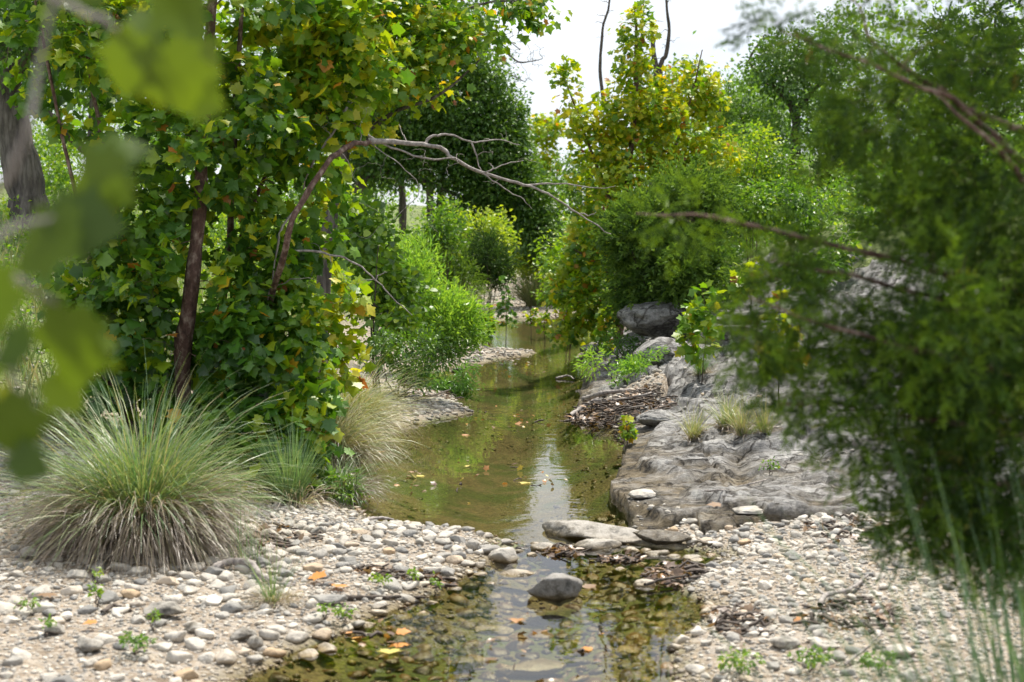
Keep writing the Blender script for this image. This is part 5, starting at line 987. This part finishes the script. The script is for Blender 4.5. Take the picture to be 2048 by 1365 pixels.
sapling('tall yellow-green sapling on the shelf in front of the ledges', 1405, 760, 12.4, 190, 120, 26, (.52, .1), size=(.06, .10))
sapling('bright yellow-green sapling with orange stem by the ledge block', 1560, 830, 10.6, 230, 110, 22, (.68, .10), size=(.06, .11))
sapling('thin bright sapling on the ledge behind the feathery juniper bush', 1500, 620, 13.5, 120, 80, 14, (.60, .1), size=(.06, .10))
shrub('bright narrow-leaved shrub growing from the debris pile over the rock', 1240, 745, 13.9, 46, 42, .35, 48, L_LANCE, M_willow, (.04, .065), 15, .10, (.55, .15), extra=[(1180, 725, 14, 26, 34, .2, 18, .25), (1290, 765, 13.8, 36, 26, .3, 22, .0)], group=None, stems=6, sr=.008)
shrub('straggly reeds and stems behind the bright narrow-leaved shrub', 1245, 700, 16.3, 50, 30, .4, 24, L_LANCE, M_willow, (.05, .09), 12, .12, (.2, .12))

# undergrowth of the slopes: too many small plants to count
def undergrowth(name, label, n, xr, yr, cond, hr, per, mat, T, size, tt, rc):
    x = rng.uniform(*xr, n); y = rng.uniform(*yr, n); s = poly_sd(x, y, POLY); m = rock_mask(x, y); k = cond(x, y, s, m); x, y = x[k], y[k]
    z = surf(x, y); kk = in_view(x, y, z, 250); x, y, z = x[kk], y[kk], z[kk]; n = len(x)
    h = rng.uniform(*hr, n)*(.7 + .6*vnoise(np.stack([x*.8, y*.8, 0*x], -1), 91)**2 + .3)
    idx = np.repeat(np.arange(n), per); N = len(idx); u = rng.random(N)
    pos = np.stack([x[idx] + rng.normal(0, rc, N), y[idx] + rng.normal(0, rc, N), z[idx] + .02 + u*h[idx]], -1)
    g = ground_z(pos[:, 0], pos[:, 1]); pos[:, 2] = np.maximum(pos[:, 2], g + .02)
    ti = np.clip(tt[0] + .22*vnoise(np.stack([x*.9, y*.6, 0*x], -1), 93)[idx] + rng.normal(0, tt[1], N), 0, .92)
    a = Acc(); stamp_leaves(a, T, pos, rng.normal(0, 1, (N, 3)) + [0, 0, .6], rng.normal(0, .6, (N, 3)) + [0, 0, .9], rng.uniform(*size, N), ti)
    tag(a.build(name, mat, smooth=False), label, 'undergrowth', kind='stuff')
undergrowth('undergrowth', 'mixed green undergrowth covering the slope above the rock shelf', 3400, (1.6, 14), (11, 34), lambda x, y, s, m: (m < .25) & (x - right_shore(y) > 1.4), (.25, .9), 26, M_bush, L_SMALL, (.04, .08), (.38, .12), .16)
undergrowth('undergrowth', 'low green herbs and grass covering the meadow and bank beside the creek', 3600, (-14, -1.2), (9.5, 34), lambda x, y, s, m: (s > 1.7) & (left_shore(y) - x > 1.9), (.05, .35), 20, M_bush, L_SMALL, (.025, .06), (.48, .14), .14)
undergrowth('undergrowth', 'tangled green growth along both banks of the upper creek', 1300, (-4.5, 6), (19, 40), lambda x, y, s, m: (s > .5) & (np.abs(x - (.1 - .02*(y - 20))) > 1.05) & (m < .2), (.2, 1.0), 26, M_bush, L_SMALL, (.05, .09), (.50, .12), .18)
# meadow grass blades
x = rng.uniform(-9, -1.6, 9000); y = rng.uniform(8.5, 22, 9000); k = (left_shore(y) - x > 1.7); x, y = x[k], y[k]; z = ground_z(x, y); k = in_view(x, y, z, 100); x, y, z = x[k], y[k], z[k]
n = len(x); h = rng.uniform(.06, .22, n); a = Acc(); tv = np.array([(-.02, 0, 0), (.02, 0, 0), (.05, .1, .6), (.16, .3, 1)]); tf = np.array([[0, 1, 2], [0, 2, 3]])
for q in range(3): a.stamp(tv, tf, np.stack([x + rng.normal(0, .03, n), y + rng.normal(0, .03, n), z], -1), rotz(rng.uniform(0, 6.28, n)), h, np.clip(rng.normal(.6, .15, n), 0, 1))
tag(a.build('grass', M_grass, smooth=False), 'short meadow grass on the bank behind the sycamore', 'grass', kind='stuff')

# ------------------------------------------------------------------ sticks, driftwood, litter
def stick(label, pts, r, mat=None, name='stick', cat='stick', side=()):
    p = []
    for (px, py, dz) in pts:
        g = G(px, py, 0.)
        for _ in range(4): g = G(px, py, max(0, sz(g[0], g[1])) + dz)
        p.append(g)
    p = smooth_path(p, 6*len(p), .002); o = p[0]; a = Acc(); tube(a, p, np.linspace(r, r*.5, len(p))*(1 + .1*rng.normal(0, 1, len(p))), 8, rough=.05)
    for (i, vec, l) in side:
        q = p[i]; w = smooth_path([q, q + np.array(vec)*l*.5, q + np.array(vec)*l + [0, 0, .01]], 8, .001); tube(a, w, np.linspace(r*.55, r*.25, 8), 6)
    ob = a.build(name, mat or M_bark_grey, origin=o); tag(ob, label, cat); return ob
stick('curved grey-brown root arching over the gravel beside the grass clump', [(420, 1142, .01), (455, 1125, .03), (500, 1128, .04), (520, 1150, .03), (550, 1166, .01), (590, 1172, .0)], .020, name='driftwood', cat='driftwood')
stick('dark bent twig lying against the broad flat stone', [(205, 1226, .01), (225, 1212, .02), (245, 1214, .02), (262, 1222, .005)], .010, M_bark_dark)
stick('bleached forked stick on the pebble beach', [(1640, 1210, .015), (1650, 1192, .03), (1690, 1182, .03), (1716, 1168, .02), (1735, 1150, .02)], .012, side=((8, (-.3, .9, .1), .09),))
stick('dark stick lying in the wet channel of the gravel bar', [(680, 1198, .01), (740, 1194, .015), (800, 1196, .015), (850, 1195, .01)], .011, M_bark_dark)
stick('grey stick at the near edge of the debris pile pointing into the water', [(1140, 832, .02), (1160, 818, .06), (1190, 800, .1), (1196, 797, .11)], .022)
stick('long grey stick along the top of the debris pile', [(1185, 802, .09), (1230, 800, .13), (1290, 790, .12), (1330, 770, .05)], .016)
stick('pale thin stick lying across the debris pile', [(1195, 818, .1), (1240, 818, .12), (1290, 812, .08)], .009)
stick('dead log end wedged between debris pile and shrub', [(1168, 800, .08), (1200, 788, .12), (1260, 780, .12)], .03)
stick('bleached twig on the rock flat below the dry tufts', [(1470, 975, .01), (1500, 968, .015), (1540, 958, .01)], .007)
stick('short white twig on the brown rock flat', [(1410, 982, .01), (1440, 980, .01), (1462, 983, .01)], .006)
stick('thin pale twig on the dark rock lip', [(1385, 1090, .01), (1398, 1080, .015), (1416, 1078, .01)], .004)
stick('flat grey driftwood piece at the water corner below the root mat', [(728, 1042, .01), (755, 1036, .02), (788, 1040, .01)], .014)
stick('dark branch lying in the far gravel by the low shrub', [(830, 800, .02), (870, 790, .05), (900, 780, .04)], .015, M_bark_dark)
stick('brown stick across the leaf litter beside the pebble beach', [(1290, 1170, .02), (1330, 1158, .03), (1380, 1150, .02)], .008, M_bark_dark)
stick('short bare stick with a knob on the far shallow water', [(1112, 757, .01), (1135, 752, .03), (1148, 758, .02)], .014)
stick('blurred thin stick between pebbles and near grass', [(1690, 1330, .01), (1740, 1290, .04), (1765, 1262, .03)], .006)

def litter(label, name, spots, nstick, nleaf, lr, tint=(.35, .25), cat='debris'):
    a = Acc(); l = Acc()
    for (px, py, rx, ry, hh, wt) in spots:
        g = G(px, py, 0.); 
        for _ in range(3): g = G(px, py, max(0, sz(g[0], g[1])))
        sx_, sy_ = rx/FPX*g[1], ry
        for q in range(int(nstick*wt)):
            u = unit(rng.normal(0, 1, 2))*sqrt(rng.random()); x, y = g[0] + u[0]*sx_, g[1] + u[1]*sy_; z = sz(x, y) + hh*(1 - u @ u)*rng.random() + .008
            th = rng.normal(.3, .9); d_ = np.array([cos(th), sin(th), rng.normal(0, .18)]); L_ = rng.uniform(.05, .26)*(1 if hh > .04 else .5)
            p0 = np.array([x, y, max(z, .004)]); tube(a, np.array([p0 - d_*L_/2, p0 + rng.normal(0, .01, 3), p0 + d_*L_/2]), [.003 + .005*rng.random()]*3, 4, rng.random(), cap=False)
        N = int(nleaf*wt); u = unit(rng.normal(0, 1, (N, 2)))*np.sqrt(rng.random((N, 1))); x = g[0] + u[:, 0]*sx_; y = g[1] + u[:, 1]*sy_; z = np.maximum(surf(x, y), 0) + .006 + hh*np.clip(1 - (u**2).sum(1), 0, 1)*rng.random(N)
        stamp_leaves(l, L_SYC_LO + L_OVAL, np.stack([x, y, z], -1), rng.normal(0, 1, (N, 3))*[1, 1, .25], rng.normal(0, .45, (N, 3)) + [0, 0, 1], rng.uniform(lr*.5, lr, N), np.clip(rng.normal(tint[0], tint[1], N), 0, 1))
    if a.n: tag(a.build(name, M_bark_grey if hh > .04 else M_bark_dark), label + ', its sticks', cat, kind='stuff')
    if l.n: tag(l.build('leaf_litter', M_dryleaf, smooth=False), label + ', its dead leaves', cat, kind='stuff')
litter('flood debris heap below the bright narrow-leaved shrub', 'stick_litter', [(1225, 822, 90, .55, .13, 1), (1300, 790, 50, .4, .05, .3), (1480, 690, 60, .3, .03, .15)], 260, 260, .07, (.22, .15))
litter('brown leaf litter between the dam and the pebble beach', 'stick_litter', [(1350, 1150, 60, .22, .03, 1), (1120, 1105, 40, .10, .02, .5), (1700, 1235, 110, .25, .02, .7), (800, 1150, 110, .10, .01, .5), (1240, 1120, 50, .06, .01, .4), (560, 1075, 80, .3, .01, .5), (950, 705, 90, .5, .02, .6), (1700, 1060, 90, .3, .02, .5), (860, 790, 60, .5, .02, .4)], 70, 90, .06, (.22, .2))
litter('small dead leaves floating on the pools', 'floating_litter', [(960, 960, 170, .9, 0, 1), (1020, 840, 90, 1.2, 0, .5), (1110, 1290, 150, .5, 0, .5), (1040, 740, 60, 1.5, 0, .5), (760, 1270, 90, .2, 0, .4)], 5, 34, .05, (.5, .3))
# single fallen leaves, bright enough to pick out
FL = [(795, 1264, 'orange sycamore leaf sunk in the shallow water'), (808, 1290, 'bright rust-coloured leaf lying under the shallow water'), (1035, 1238, 'pale tan leaf under water left of the blotched boulder'), (1170, 1176, 'brown leaf floating right of the blotched boulder'), (1182, 1298, 'peach-coloured leaf floating on the sky reflection'), (205, 972, 'bright orange leaf caught on top of the tall grass clump'),
      (85, 1190, 'dark red leaf on the gravel near the picture edge'), (192, 1245, 'orange-brown leaf among pebbles in the gravel bank'), (625, 1152, 'orange leaf on the gravel bar behind the long tan slab'), (680, 1172, 'rusty leaf on the white stones of the gravel bar'), (1055, 965, 'small yellow leaf floating on the pool'), (925, 870, 'tan leaf floating in the still part of the pool'), (1040, 848, 'pale leaf floating beyond the sky reflection'), (780, 1300, 'yellow-green leaf at the brink of the shallow pool'), (1245, 868, 'brown leaf on the mud by the little yellow sapling'), (1440, 1010, 'reddish leaf on the brown rock flat'), (835, 950, 'yellow leaf floating near the left bank shade'), (760, 905, 'brown leaf floating below the drooping pale grass')]
for k_, (px_, py_, lab_) in enumerate(FL):
    g = G(px_, py_, .004)
    if k_ == 5: g = P(px_, py_, 6.95)
    elif ground_z(g[:1], g[1:2])[0] > 0: 
        for _ in range(4): g = G(px_, py_, sz(g[0], g[1]) + .03)
    a = Acc(); T = L_SYC[k_ % 5]; tt_ = .8 if ('orange' in lab_ or 'rust' in lab_ or 'peach' in lab_) else (1.0 if 'yellow' in lab_ else (.6 if 'pale' in lab_ or 'tan' in lab_ else .35))
    s_ = rng.uniform(.05, .085); stamp_leaves(a, [T], np.array([g]), np.array([[cos(k_*2.3), sin(k_*2.3), .05]]), np.array([[rng.normal(0, .12), rng.normal(-.1, .12), 1.]]), np.array([s_]), np.array([tt_]))
    tag(a.build('fallen_leaf', M_dryleaf, origin=g), lab_, 'leaf')
print('done', round(time.time() - T0, 1), 'tris', sum(len(o.data.polygons) for o in scene.objects if o.type == 'MESH' and o.get('kind')))
